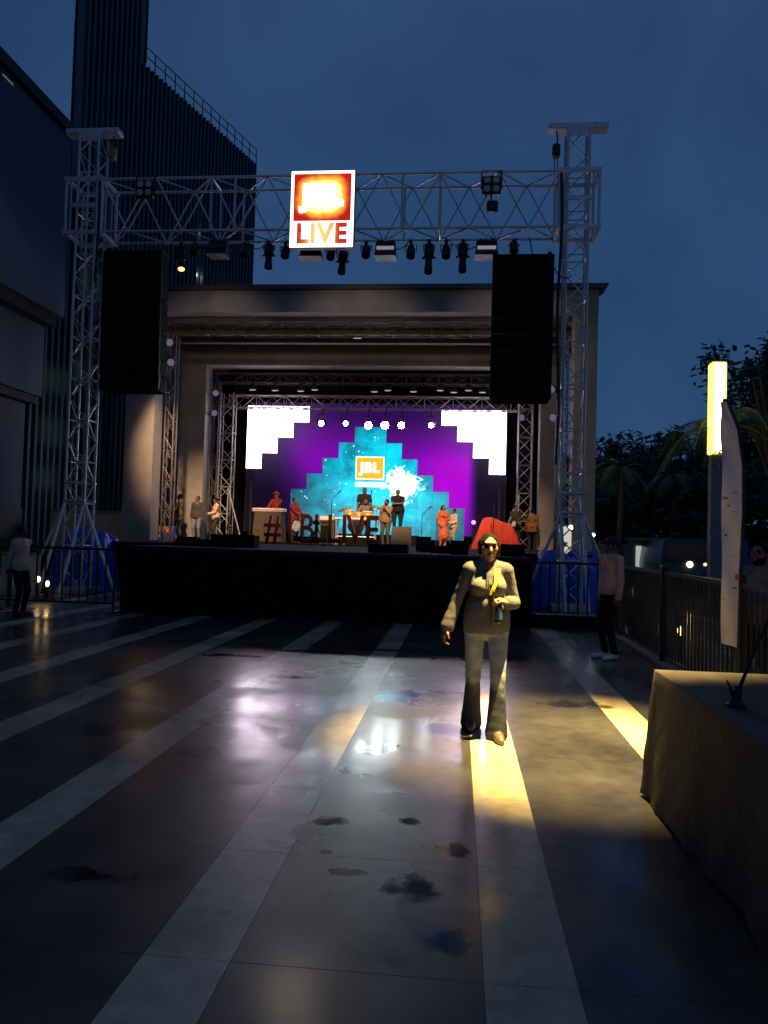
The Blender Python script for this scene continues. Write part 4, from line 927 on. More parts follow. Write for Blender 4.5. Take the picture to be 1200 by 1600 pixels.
ds = Thing('drum_stool', 'round black stool under the seated drummer', 'stool', (dseat.x, 28.12, DECK + .4))
ds.part('seat', MB().lathe([(.12, .33), (.16, .35), (.16, .40), (.14, .415)], (dseat.x, 28.14, DECK + .4), None, 16), m_blackmetal); ds.part('post', MB().tube((dseat.x, 28.14, DECK + .4), (dseat.x, 28.14, DECK + .73), .03), m_alu_old)
singer = sp('singer in a brown T-shirt with red print holding a microphone', 604, 781, 26.3, -22, (.28, .17, .09), (.10, .08, .06), rh=(-.27, -.05, .85), lh=(.06, -.22, 1.36), lhd=(-.3, -.3, .9), lpole=(.8, -.1, -1), sleeve='short', beard=True, hyaw=-.2, zadd=.02)
sp('big man in black with folded arms behind the singer', 622, 765, 28.7, 8, (.018, .014, .02), (.02, .02, .025), base=DECK + .4, sleeve='short', fat=1.18, rh=(.06, -.22, 1.17), lh=(-.06, -.25, 1.15), rpole=(-1, -.1, -.3), lpole=(1, -.1, -.3), rhd=(1, -.1, .1), lhd=(-1, -.1, .1), haircut='short')
sp('woman in an orange red patterned dress standing right of the pyramid screen', 693, 789, 27.6, 30, M('patterned_dress', (.62, .12, .05), .8, var=.7, scale=11), (.4, .2, .15), female=True, dress=True, haircut='long', zadd=.0, rh=(-.2, -.1, .9), lh=(.1, -.28, 1.1))
sp('man in a cream shirt standing beside the woman in the patterned dress', 709, 795, 28.4, -55, (.68, .54, .36), (.45, .36, .25), rh=(-.05, -.28, 1.1), lh=(.15, -.25, 1.05), sleeve='long')
sp('man in a dark shirt holding an instrument behind the red cloth', 806, 789, 27.2, 35, (.05, .045, .05), (.03, .03, .03), rh=(-.12, -.3, 1.02), lh=(.25, -.22, 1.15), haircut='curly')
sp('man in a brown jacket seen from behind at the right pillar', 832, 795, 27.4, 170, (.24, .12, .04), (.03, .025, .02), hem=.74, fat=1.1)
# microphone in the singer's hand
mc = Thing('microphone', 'handheld microphone at the singer\'s mouth', 'microphone', singer.loc + Vector((.0, 0, 1.25)))
mp = Matrix.Rotation(rad(-22), 4, 'Z'); sc_ = singer.s
a = singer.loc + mp @ (Vector((.045, -.245, 1.37)) * sc_); b_ = singer.loc + mp @ (Vector((.01, -.20, 1.50)) * sc_)
mc.part('handle', MB().tube(a, b_, .013, .016), m_blackmetal); mc.part('grille_ball', MB().lathe([(.01, -.03), (.026, -.01), (.028, .01), (.012, .03)], b_, b_ - a, 12), m_alu_old)

# ------------------------------------------------------------------ things on the stage
def flat_box(name, label, cat, u0, u1, v0, v1, Y, depth, mat, base=None, bev=.03, group=None):
    a = at(u0, v0, Y); b = at(u1, v1, Y); z0 = b.z if base is None else base
    t = Thing(name, label, cat, ((a.x + b.x) / 2, Y + depth / 2, z0), group); return t, a.x, b.x, z0, a.z, Y
# keyboard table under a draped cloth, keyboard on top
kt, x0, x1, z0, z1, Y = flat_box('keyboard_table', 'beige draped table carrying the keyboard', 'table', 398, 438, 799, 850, 27.0, .6, None, DECK)
mb = MB(); n = 60; vs = []
per = []
for i in range(n):
    t_ = i / n * 4; k = int(t_); f = t_ - k
    per.append([(x0 + (x1 - x0) * f, Y), (x1, Y + .55 * f), (x1 - (x1 - x0) * f, Y + .55), (x0, Y + .55 - .55 * f)][k])
cx_, cy_ = (x0 + x1) / 2, Y + .27
for i, (x, y) in enumerate(per):
    w = .03 * math.sin(i * 1.9); vs += [(x, y, z1), (x + (x - cx_) * (.12 + w), y + (y - cy_) * (.2 + w * 2), z0 + .03)]
fs = [(2 * i, 2 * i + 1, (2 * i + 3) % (2 * n), (2 * i + 2) % (2 * n)) for i in range(n)] + [tuple(2 * i for i in range(n))]
kt.part('cloth', mb.add(vs, fs), M('beige_cloth', (.10, .07, .045), .9, bump=.3, bscale=10), smooth=False)
kb = Thing('keyboard', 'white edged electronic keyboard on the draped table', 'keyboard', (cx_, cy_, z1))
kb.part('body', MB().bbox((x0 - .12, Y + .05, z1 + .002), (x1 + .1, Y + .42, z1 + .13), .02), m_whitep)
kb.part('panel', MB().box((x0 - .08, Y + .2, z1 + .132), (x1 + .06, Y + .4, z1 + .14)), m_blackmetal)
kb.part('stripe', MB().box((x0 - .11, Y + .044, z1 + .055), (x1 + .09, Y + .049, z1 + .075)), M('red_stripe', (.4, .1, .05), .5))
# big standing letters
lx = [(426, '#'), (453, 'J'), (479, 'B'), (500, 'L'), (521, 'L'), (538, 'I'), (555, 'V'), (581, 'E')]
m_let = M('letter_red', (.17, .014, .008), .5)
LYs = 24.2; c0 = at(500, 835, LYs); ls = Thing('letter_sign', 'row of big dark red standing letters at the front of the stage', 'letters', (c0.x, LYs, DECK))
zl0, zl1 = DECK + .03, at(500, 806, LYs).z
for u, ch in lx:
    me = text_mesh(ch, (zl1 - zl0) * 1.42, .04, m_let, .014, 'letter'); o = link('letter', me, ls.o); o.rotation_euler = (rad(90), 0, 0)
    o.location = Vector((at(u, 830, LYs).x, LYs, (zl0 + zl1) / 2)) - ls.loc; o.scale = (.72, 1, 1)
ls.part('base_rail', MB().box((at(408, 850, LYs).x, LYs - .06, DECK), (at(592, 850, LYs).x, LYs + .06, DECK + .03)), M('rail_red', (.2, .02, .012), .6))
# percussion table and drums
dt, x0, x1, z0, z1, Y = flat_box('percussion_table', 'long white topped table carrying the golden drums', 'table', 523, 587, 808, 850, 26.9, .5, None, DECK)
dt.part('top', MB().bbox((x0, Y, z1 - .08), (x1, Y + .5, z1), .015), m_whitep)
for x in (x0 + .05, x1 - .05):
    for y in (Y + .05, Y + .45): dt.bar('leg', (x, y, DECK), (x, y, z1 - .08), .025, m_alu)
dt.bar('crossbar', (x0 + .05, Y + .05, DECK + .3), (x1 - .05, Y + .05, DECK + .3), .02, m_alu); dt.bar('crossbar', (x0 + .35, Y + .05, DECK), (x0 + .35, Y + .05, z1 - .08), .02, m_alu)
m_gold = M('golden_drum_shell', (.75, .42, .06), .3, .3); m_skin = M('drum_skin', (.8, .76, .66), .6)
for i, (u, r, h) in enumerate(((547, .17, .26), (561, .13, .2), (575, .18, .24))):
    c = at(u, 806, Y + .25); c.z = z1 + .002; t = Thing('drum', f'golden drum {ORD[i]} from the left on the white table', 'drum', c, 'golden drums on the white table')
    t.part('shell', MB().lathe([(r * .9, 0), (r, .02), (r, h - .03)], c, None, 20), m_gold, smooth=True); t.part('head', MB().lathe([(r + .012, h - .029), (r + .012, h), (r * .95, h + .006)], c, None, 20), m_skin)
    for k in range(6):
        a = k * 1.047; t.bar('lug', c + Vector(((r + .012) * math.cos(a), (r + .012) * math.sin(a), .03)), c + Vector(((r + .012) * math.cos(a), (r + .012) * math.sin(a), h - .02)), .008, m_alu)
c = at(556, 832, 27.75); kd = Thing('kick_drum', 'cream kick drum under the white table', 'drum', (c.x, 27.75, DECK + .4))
cc = Vector((c.x, 27.62, DECK + .4 + .29)); kd.part('shell', MB().lathe([(.28, -.02), (.28, .34)], cc, (0, 1, 0), 24), m_gold, smooth=True); kd.part('head', MB().lathe([(.29, -.03), (.29, -.022), (.26, -.021)], cc, (0, 1, 0), 24), m_skin)
def cymbal(u, v, Y, r, label, tilt):
    c = at(u, v, Y); t = Thing('cymbal_stand', label, 'cymbal', (c.x, Y, DECK + .4))
    t.part('cymbal', MB().lathe([(.03, .035), (.05, .02), (r, -.01), (r, -.014), (.03, .0)], c, (tilt, -.35, 1), 24), M('cymbal_bronze', (.35, .24, .10), .35, .9), smooth=True)
    t.bar('pole', (c.x, Y, DECK + .6), c, .014, m_alu)
    for k in range(3): a = k * 2.094; t.bar('leg', (c.x, Y, DECK + .8), (c.x + .3 * math.cos(a), Y + .3 * math.sin(a), DECK + .41), .011, m_alu)
cymbal(539, 795, 27.85, .26, 'left cymbal on a stand by the drummer', -.3); cymbal(588, 792, 27.9, .22, 'right cymbal on a stand by the drummer', .3)
def mic_stand(u, v, Y, label, base=DECK, boom=0.0):
    c = at(u, v, Y); t = Thing('microphone_stand', label, 'microphone stand', (c.x, Y, base))
    if boom: e = Vector((c.x + boom, Y - .1, c.z)); m_ = Vector((c.x, Y, c.z - abs(boom) * .9)); t.bar('boom', m_, e, .011, m_blackmetal)
    else: m_ = c; e = c
    t.bar('pole', (c.x, Y, base + .02), m_, .014, m_blackmetal)
    for k in range(3): a = k * 2.094 + .4; t.bar('leg', (c.x, Y, base + .22), (c.x + .28 * math.cos(a), Y + .28 * math.sin(a), base + .01), .011, m_blackmetal)
    t.part('microphone', MB().lathe([(.014, -.12), (.02, -.02), (.03, .0), (.03, .03), (.012, .05)], e, (boom * 2, -.4, .6), 10), m_blackmetal)
mic_stand(519, 768, 27.4, 'black boom microphone stand left of the drums', boom=.3); mic_stand(660, 792, 27.2, 'black boom microphone stand right of the singer', boom=.3)
mic_stand(580, 768, 27.4, 'tall microphone stand between drummer and singer'); mic_stand(772, 792, 25.0, 'microphone stand in front of the red cloth')
mic_stand(683, 812, 27.0, 'low microphone stand beside the patterned dress')
ca = Thing('camera_tripod', 'small video camera on a black tripod at the stage front', 'tripod', (at(495, 850, 20.6).x, 20.6, DECK)); c = at(495, 820, 20.6)
ca.part('camera', MB().bbox(c + Vector((-.09, -.1, 0)), c + Vector((.07, .1, .12)), .02).tube(c + Vector((.0, -.1, .06)), c + Vector((0, -.16, .06)), .035), m_blackmetal)
for k in range(3): a = k * 2.094 + .5; ca.bar('leg', c, (c.x + .22 * math.cos(a), c.y + .22 * math.sin(a), DECK), .014, m_blackmetal)
def amp(u0, u1, v0, v1, Y, label, mat=m_black, gm=m_grille, base=DECK, name='amplifier', cat='amplifier', wedge=False, group=None, depth=.5):
    t, x0, x1, z0, z1, Y = flat_box(name, label, cat, u0, u1, v0, v1, Y, depth, mat, base, group=group)
    if wedge:
        t.part('cabinet', MB().prism([(Y, z0), (Y + depth, z0), (Y + depth, z1), (Y + depth * .6, z1), (Y + .02, z0 + (z1 - z0) * .3)], x0, x1, plane='yz'), mat)
        t.part('handle', MB().box(((x0 + x1) / 2 - .1, Y - .012, z0 + .05), ((x0 + x1) / 2 + .1, Y - .002, z0 + .09)), m_blackmetal)
    else:
        t.part('cabinet', MB().bbox((x0, Y, z0), (x1, Y + depth, z1), .02), mat); t.part('grille', MB().box((x0 + .04, Y - .012, z0 + .04), (x1 - .04, Y - .002, z0 + (z1 - z0) * .78)), gm)
        t.part('control_panel', MB().box((x0 + .04, Y - .010, z0 + (z1 - z0) * .82), (x1 - .04, Y - .002, z1 - .04)), m_blackmetal)
        for s in (0, 1): t.part('corner', MB().box((x0 - .006 if s == 0 else x1 - .05, Y - .008, z1 - .05), (x0 + .05 if s == 0 else x1 + .006, Y + .06, z1 + .006)), m_blackmetal)
    return t
amp(500, 521, 812, 850, 27.2, 'brown guitar amplifier with a white top edge left of the drums', M('amp_tolex', (.14, .10, .07), .7)).part('top_edge', MB().box((at(500, 812, 27.2).x, 27.19, at(500, 812, 27.2).z - .002), (at(521, 812, 27.2).x, 27.7, at(500, 806, 27.2).z)), m_whitep)
mon = 'black floor monitors along the stage front'
amp(271, 301, 838, 856, 16.0, 'rounded black monitor at the left end of the stage front', wedge=True, name='stage_monitor', cat='monitor', group=mon, mat=m_cabinet)
amp(303, 325, 842, 856, 16.0, 'small black monitor second from the left at the stage front', wedge=True, name='stage_monitor', cat='monitor', group=mon, mat=m_cabinet)
amp(330, 396, 834, 858, 16.2, 'wide black subwoofer box at the stage front left', name='subwoofer', cat='loudspeaker', mat=m_cabinet)
amp(575, 636, 849, 866, 15.2, 'flat wide black box at the stage front centre', name='subwoofer', cat='loudspeaker', mat=m_cabinet)
amp(611, 641, 822, 850, 24.6, 'large grey wedge monitor in front of the singer', wedge=True, name='stage_monitor', cat='monitor', mat=M('grey_box', (.15, .13, .11), .8))
amp(650, 672, 838, 860, 17.5, 'black wedge monitor right of the singer', wedge=True, name='stage_monitor', cat='monitor', group=mon, mat=m_cabinet)
amp(704, 732, 844, 868, 15.6, 'upright black box left of the woman\'s head at the stage front', name='stage_speaker', cat='loudspeaker', mat=m_cabinet)
amp(783, 820, 850, 872, 15.4, 'black box right of the woman\'s head at the stage front', name='stage_speaker', cat='loudspeaker', mat=m_cabinet)
amp(672, 704, 852, 866, 16.4, 'low black cable box right of centre at the stage front', name='cable_box', cat='box', mat=m_cabinet)
# amplifier stack at stage left
amp(222, 262, 794, 821, 25.2, 'black amplifier head on top of the blue road case', base=at(240, 821, 25.2).z + .004, mat=m_cabinet)
t, x0, x1, z0, z1, Y = flat_box('road_case', 'blue road case with orange top band under the amplifier', 'case', 229, 264, 821, 850, 25.15, .6, None, DECK)
t.part('body', MB().bbox((x0, Y, z0), (x1, Y + .6, z1), .015), M('case_blue', (.05, .08, .42), .5)); t.part('top_band', MB().box((x0 - .004, Y - .01, z1 - .2), (x1 + .004, Y - .001, z1 - .02)), M('case_orange', (.75, .22, .04), .6))
for k in (.22, .72): t.part('latch_plate', MB().box((x0 + (x1 - x0) * k, Y - .012, z0 + .3), (x0 + (x1 - x0) * k + .12, Y - .002, z0 + .38)), m_alu)
for k in range(5): t.part('stencil_mark', MB().box((x0 + .12 + k * .1, Y - .008, z0 + .1), (x0 + .17 + k * .1, Y - .002, z0 + .18)), m_whitep)
c = at(248, 794, 25.4); b = Thing('bottle', 'clear water bottle standing on the amplifier head', 'bottle', c); b.part('body', MB().lathe([(.04, .005), (.045, .02), (.045, .16), (.018, .24)], c, None, 12), M('clear_plastic', (.5, .55, .6), .15)); b.part('cap', MB().lathe([(.02, .241), (.02, .265)], c, None, 10), m_whitep)
mic_stand(232, 772, 25.9, 'short stand with a clip beside the amplifier head', boom=.1)
# red cloth over equipment
x0, x1 = at(738, 850, 25.6).x, at(815, 850, 25.6).x; z1 = at(770, 812, 25.6).z
rcl = Thing('covered_equipment', 'equipment under a bright red cloth at stage right', 'cloth', ((x0 + x1) / 2, 26, DECK))
mb = MB(); nx, ny = 40, 20; vs = []
for j in range(ny + 1):
    for i in range(nx + 1):
        a = i / nx * 2 - 1; b = j / ny * 2 - 1; r = max(abs(a), abs(b)); 
        hgt = (z1 - DECK) * (1 - .22 * max(0, a) - .05 * math.sin(a * 5)) * (1 if r < .55 else max(0, 1 - ((r - .55) / .45) ** 1.25))
        vs.append(((x0 + x1) / 2 + (x1 - x0) / 2 * a * (1 + .04 * math.sin(b * 9)), 26 + .55 * b * (1 + .06 * math.sin(a * 14)), DECK + .006 + hgt + (.03 * math.sin(a * 13 + b * 5) if r < .9 else 0) * (1 if hgt > .05 else 0)))
rcl.part('cloth', mb.add(vs, [(j * (nx + 1) + i, j * (nx + 1) + i + 1, (j + 1) * (nx + 1) + i + 1, (j + 1) * (nx + 1) + i) for j in range(ny) for i in range(nx)]), m_redcloth)
c = at(740, 812, 28.6); fl = Thing('violet_lamp', 'small violet floor lamp at the foot of the screen', 'stage lamp', (c.x, 28.6, DECK))
fl.part('base', MB().bbox((c.x - .12, 28.5, DECK), (c.x + .12, 28.75, DECK + .14), .02), m_blackmetal); fl.part('body', MB().tube((c.x, 28.62, DECK + .14), (c.x, 28.6, c.z - .16), .05), m_blackmetal); fl.part('lens', MB().lathe([(.08, 0), (.07, .03)], (c.x, 28.56, c.z - .1), (0, -1, .3), 14), E('violet_lens', (.6, .1, 1.0), 5))

# ------------------------------------------------------------------ tarpaulins, barriers
def tarp(label, u0, u1, vt, Y, depth, seed):
    a = at(u0, 900, Y); b = at(u1, 900, Y); zt = at(u0, vt, Y).z; r = random.Random(seed)
    t = Thing('tarpaulin', label, 'tarpaulin', ((a.x + b.x) / 2, Y, 0)); mb = MB(); nx, ny = 34, 22; vs = []
    pk = [(r.uniform(-.6, .6), r.uniform(-.5, .5), r.uniform(.6, 1)) for _ in range(5)]
    for j in range(ny + 1):
        for i in range(nx + 1):
            x = i / nx * 2 - 1; y = j / ny * 2 - 1; q = max(abs(x), abs(y)); 
            h = max(k * math.exp(-((x - px_) ** 2 + (y - py_) ** 2) * 2.2) for px_, py_, k in pk); env = min(1, (1 - q) / .28) ** .7 if q < 1 else 0
            z = zt * 1.25 * (.55 + .45 * h) * env + env * (.05 * math.sin(x * 11 + y * 4 + seed) + .04 * math.sin(y * 13 - x * 5))
            vs.append(((a.x + b.x) / 2 + (b.x - a.x) / 2 * x * (1 + .05 * math.sin(y * 7)), Y + depth / 2 * y * (1 + .05 * math.sin(x * 8)), max(.005, z)))
    t.part('sheet', mb.add(vs, [(j * (nx + 1) + i, j * (nx + 1) + i + 1, (j + 1) * (nx + 1) + i + 1, (j + 1) * (nx + 1) + i) for j in range(ny) for i in range(nx)]), m_tarp)
tarp('blue tarpaulin heap around the foot of the left tower', 92, 186, 838, 19.6, 1.5, 2)
tarp('blue tarpaulin heap around the foot of the right tower', 822, 948, 876, 19.6, 1.5, 5)
def barrier(label, x0, x1, Y, h, step=.17, group='crowd barriers beside the stage'):
    t = Thing('crowd_barrier', label, 'barrier', ((x0 + x1) / 2, Y, 0), group)
    t.bar('rail', (x0, Y, h), (x1, Y, h), .024, m_fence, 8); t.bar('rail', (x0, Y, .18), (x1, Y, .18), .02, m_fence, 8)
    for x in (x0, x1): t.bar('post', (x, Y, 0.03), (x, Y, h), .026, m_fence, 8); t.part('foot', MB().bbox((x - .03, Y - .3, 0), (x + .03, Y + .3, .035), .01), m_fence)
    n = int((x1 - x0) / step)
    for i in range(1, n): t.bar('bar', (x0 + (x1 - x0) * i / n, Y, .18), (x0 + (x1 - x0) * i / n, Y, h), .017, m_fence)
barrier('black barrier behind the left guard at the picture edge', -10.6, -8.75, 14.3, 1.22); barrier('black barrier between the left guard and the stage', -8.7, -6.6, 14.3, 1.22)
barrier('black barrier in front of the right tower', 1.42, 3.05, 15.2, 1.2)
cb = Thing('cable_ramp', 'low black cable ramp in front of the right barrier', 'cable ramp', (2.1, 14.9, 0)); cb.part('ramp', MB().prism([(14.5, 0), (14.65, .22), (15.0, .22), (15.05, 0)], 1.4, 2.9, plane='yz'), m_black); cb.part('lid', MB().box((1.5, 14.7, .222), (2.8, 14.95, .235)), m_blackmetal)
fe = Thing('steel_fence', 'long black steel bar fence along the right side of the plaza', 'fence', (2.75, 10, 0)); FX = 2.75
for y in (14.2, 13.35, 10.6, 7.85, 5.6): fe.part('post', MB().bbox((FX - .05, y - .05, 0), (FX + .05, y + .05, 1.33), .012), m_fence)
for ya, yb in ((5.65, 7.8), (7.9, 10.55), (10.65, 13.3), (13.4, 14.15)):
    for z in (1.23, .12): fe.part('rail', MB().box((FX - .022, ya, z - .025), (FX + .022, yb, z + .025)), m_fence)
    n = max(2, round((yb - ya) / .135))
    for i in range(1, n):
        y = ya + (yb - ya) * i / n; fe.bar('bar', (FX, y, .12), (FX, y, 1.23), .016, M('fence_bar_paint', (.03, .03, .033), .3, .2))
fe.part('kerb', MB().box((FX - .12, 5.5, 0.003), (FX + .25, 14.4, .07)), M('kerb_stone', (.22, .2, .18), .7))

# ------------------------------------------------------------------ cloth covered table, right foreground
TX0, TX1, TYA, TYB, TZ = 1.27, 2.45, 2.35, 5.12, .80
tb = Thing('covered_table', 'long table under a grey beige cloth in the right foreground', 'table', ((TX0 + TX1) / 2, (TYA + TYB) / 2, 0))
mb = MB(); per = []; N = 150
LL = [(TX0, TYA), (TX0, TYB), (TX1, TYB), (TX1, TYA)]; lens_ = [TYB - TYA, TX1 - TX0, TYB - TYA, TX1 - TX0]; tot = sum(lens_)
for i in range(N):
    d = tot * i / N; k = 0
    while d > lens_[k]: d -= lens_[k]; k += 1
    f = d / lens_[k]; a, b = LL[k], LL[(k + 1) % 4]; nrm_ = [(-1, 0), (0, 1), (1, 0), (0, -1)][k]; e = min(f, 1 - f) * lens_[k]
    per.append((a[0] + (b[0] - a[0]) * f, a[1] + (b[1] - a[1]) * f, nrm_, e))
rows = [(TZ, 0, .0), (TZ - .012, .004, .1)] + [(TZ - .012 - (TZ - .03) * k / 13, .004 + .04 * k / 13, .15 + 1.2 * k / 13) for k in range(1, 14)]
for z, o, amp_ in rows:
    for i, (x, y, nn, e) in enumerate(per):
        w = amp_ * (.016 * math.sin(i * .19) + .006 * math.sin(i * .47 + 1) * math.sin(i * .11) + .004 * math.sin(i * .9 + z * 14) * math.sin(z * 9 + i * .23) + .003 * math.sin(i * 1.7 - z * 21)); cor = max(0, 1 - e / .12); w += cor * .05 * amp_
        vx = nn[0] * (o + w); vy = nn[1] * (o + w)
        zz = z if z > .1 else z + .012 * math.sin(i * .37)
        mb.v.append((x + vx, y + vy, zz))
for r_ in range(len(rows) - 1):
    for i in range(N): mb.f.append((r_ * N + i, (r_ + 1) * N + i, (r_ + 1) * N + (i + 1) % N, r_ * N + (i + 1) % N)); mb.mi.append(0)
tb.part('cloth', mb, m_tablecloth, smooth=True)
top = MB(); nxg, nyg = 12, 26; vg = []
for j in range(nyg + 1):
    for i in range(nxg + 1):
        a, b = i / nxg, j / nyg; e = min(a, 1 - a, b, 1 - b)
        vg.append((TX0 + (TX1 - TX0) * a, TYA + (TYB - TYA) * b, TZ + (0 if e < .01 else .0035 * math.sin(i * 2.1 + j * .7) + .003 * math.sin(j * 1.3 - i))))
tb.part('cloth_top', top.add(vg, [(j * (nxg + 1) + i, j * (nxg + 1) + i + 1, (j + 1) * (nxg + 1) + i + 1, (j + 1) * (nxg + 1) + i) for j in range(nyg) for i in range(nxg)]), m_tablecloth, smooth=True)
tb.part('top_board', MB().box((TX0 + .03, TYA + .03, TZ - .05), (TX1 - .03, TYB - .03, TZ - .02)), M('plywood', (.3, .2, .12), .7))
for x in (TX0 + .1, TX1 - .1):
    for y in (TYA + .15, TYB - .15): tb.bar('leg', (x, y, 0), (x, y, TZ - .04), .02, m_alu_old)
kp = onground(1150, 1103, TZ + .006); ke = at(1212, 940, kp.y - .02)
kn = Thing('clip_stand', 'small black clip base with a thin leaning rod on the table', 'stand', kp)
kn.part('base', MB().lathe([(.05, .0), (.05, .008), (.034, .02), (.03, .035)], kp, None, 18), m_blackmetal)
kn.part('socket', MB().tube(kp + Vector((0, 0, .03)), kp + Vector((.012, 0, .10)), .024, .018, 10), m_blackmetal)
kn.part('rod', MB().tube(kp + Vector((.004, 0, .06)), ke, .010, .005, 8), m_blackmetal)
kn.part('lever', MB().tube(kp + Vector((-.012, 0, .05)), kp + Vector((-.05, -.01, .125)), .013, .005, 8), m_blackmetal)

# ------------------------------------------------------------------ feather flag
FLY = 7.45
fl0 = [at(u, v, FLY) for u, v in ((1127, 1005), (1127, 900), (1128, 800), (1128, 720), (1126, 660), (1126, 628))]
fr0 = [at(u, v, FLY) for u, v in ((1152, 1012), (1155, 900), (1160, 800), (1160, 730), (1152, 670), (1135, 626))]
ff = Thing('feather_flag', 'tall pale feather banner on a curved black pole beside the table', 'banner', (fr0[0].x + .03, FLY, 0))
mb = MB(); m = 6; vs = []
rows_ = []
for i in range(25):
    f = i / 24 * 5; k = min(4, int(f)); t_ = f - k; L_ = fl0[k].lerp(fl0[k + 1], t_); R_ = fr0[k].lerp(fr0[k + 1], t_); row = []
    for j in range(m + 1):
        s_ = j / m; p = L_.lerp(R_, s_); p.y += .018 * math.sin(i * .8 + s_ * 4) * (1 - s_); row.append(p)
    rows_.append(row)
for sgn in (-.0015, .0015):
    for row in rows_: vs += [p + Vector((0, sgn, 0)) for p in row]
nr = len(rows_); W1 = m + 1
fs = [(i * W1 + j, i * W1 + j + 1, (i + 1) * W1 + j + 1, (i + 1) * W1 + j) for i in range(nr - 1) for j in range(m)]
fs += [tuple(nr * W1 + q for q in f[::-1]) for f in fs]
ff.part('cloth', mb.add(vs, fs), M('banner_cloth', (.80, .74, .76), .8, var=.12, scale=5), smooth=True)
pole = [Vector((fr0[0].x + .03, FLY, .05))] + [p + Vector((.012, 0, 0)) for p in fr0] + [fr0[-1].lerp(fl0[-1], .6) + Vector((0, 0, .012))]
ff.part('pole', MB().path(pole, .017, 8), m_blackmetal); ff.part('base', MB().lathe([(.22, 0), (.22, .03), (.04, .06)], (fr0[0].x + .03, FLY, 0), None, 20), m_blackmetal)
m_pr = M('print_red', (.5, .04, .05), .7); m_pb = M('print_blue', (.10, .14, .4), .7); m_pk = M('print_grey', (.3, .27, .3), .7)
for (u, v, w, h, mm) in ((1151, 902, 5, 9, m_pr), (1148, 919, 7, 3, m_pb), (1133, 778, 8, 4, m_pk), (1139, 790, 5, 3, m_pk), (1147, 800, 12, 1.2, m_pk), (1134, 836, 4, 4, m_pr), (1147, 868, 14, 1, m_pk), (1131, 936, 6, 1.5, m_pk), (1144, 953, 12, 1, m_pk), (1149, 770, 9, 2, m_pk)):
    a = at(u - w / 2, v - h / 2, FLY - .024); b = at(u + w / 2, v + h / 2, FLY - .024); ff.part('print_mark', MB().box((a.x, FLY - .0245, b.z), (b.x, FLY - .0235, a.z)), mm)
bp = at(1161, 880, 9.6); bl = Thing('blue_banner', 'narrow blue rolled banner standing behind the feather banner', 'banner', (bp.x, 9.6, 0)); bl.part('cloth', MB().lathe([(.05, at(1161, 925, 9.6).z), (.06, 1.3), (.05, at(1161, 842, 9.6).z)], (bp.x, 9.6, 0), None, 10), M('banner_blue', (.02, .06, .3), .7)); bl.part('pole', MB().tube((bp.x, 9.6, 0), (bp.x, 9.6, at(1161, 842, 9.6).z + .02), .015), m_blackmetal)
bl.part('base', MB().lathe([(.16, 0), (.16, .03), (.03, .05)], (bp.x, 9.6, 0), None, 16), m_blackmetal)

# ------------------------------------------------------------------ lamp post and the flood light that lights the plaza
lp0 = at(1115, 710, 20); lp1 = at(1127, 567, 20); LPX = (lp0.x + lp1.x) / 2
lp = Thing('lamp_post', 'square post with a tall glowing white lamp head among the trees', 'street lamp', (LPX, 20, 0))
lp.part('post', MB().bbox((LPX - .15, 19.9, 0), (LPX + .15, 20.2, lp0.z), .02), m_greyp)
lp.part('lamp_head', MB().bbox((LPX - .18, 19.86, lp0.z + .002), (LPX + .18, 20.22, lp1.z), .03), E('lamp_glow', (1.0, .72, .16), 2.2))
lp.part('lamp_cap', MB().bbox((LPX - .2, 19.84, lp1.z + .002), (LPX + .2, 20.24, lp1.z + .06), .015), m_blackmetal)
lp.part('diffuser', MB().bbox((LPX - .115, 19.845, lp0.z + .06), (LPX + .115, 19.858, lp1.z - .05), .006), E('lamp_core', (1.0, .93, .62), 6))
fl_ = Thing('flood_mast', 'tall mast with a floodlight over the right of the plaza', 'flood light', (3.6, 4.6, 0))
LZ = 6.9; LPOS = Vector((1.6, 6.15, LZ))
fl_.bar('mast', (3.6, 4.6, 0), (3.6, 4.6, LZ + .4), .07, m_greyp, 10); fl_.bar('arm', (3.6, 4.6, LZ + .38), LPOS + Vector((0, 0, .38)), .04, m_greyp, 8)
fl_.part('housing', MB().bbox(LPOS + Vector((-.16, -.14, .10)), LPOS + Vector((.16, .14, .34)), .03), m_blackmetal); fl_.part('visor', MB().lathe([(.15, .099), (.17, -.05), (.165, -.05), (.145, .095)], LPOS, None, 16), m_blackmetal)
spot('flood_light', LPOS, (.95, 6.4, 0), 21000, (1.0, .70, .20), 34, 1.0, .05)

# ------------------------------------------------------------------ background at the right: kiosk, van, wall, trees
bw = Thing('boundary_wall', 'low grey wall behind the fence at the right', 'wall', (9, 33, 0)); bw.part('wall', MB().box((4.8, 33, 0), (30, 33.3, 1.5)), M('wall_grey', (.18, .18, .18), .85)); bw.part('coping', MB().box((4.8, 32.95, 1.5), (30, 33.35, 1.58)), m_greyp)
kx = at(1002, 870, 29).x; ki = Thing('kiosk', 'small lit white booth behind the right guard', 'kiosk', (kx, 29, 0))
ki.part('wall', MB().box((kx - .3, 29, 0), (kx + .3, 29.8, 1.75)), m_greyp); ki.part('door', MB().box((kx - .2, 28.96, .1), (kx + .16, 28.998, 1.55)), E('door_glow', (.8, .9, .85), .45)); ki.part('roof', MB().box((kx - .4, 28.8, 1.752), (kx + .4, 29.9, 1.84)), m_greyp)
vx0, vx1 = at(1032, 880, 26).x, at(1112, 880, 26).x
va = Thing('parked_van', 'dark blue van with lit headlights behind the fence', 'van', ((vx0 + vx1) / 2, 26.5, 0))
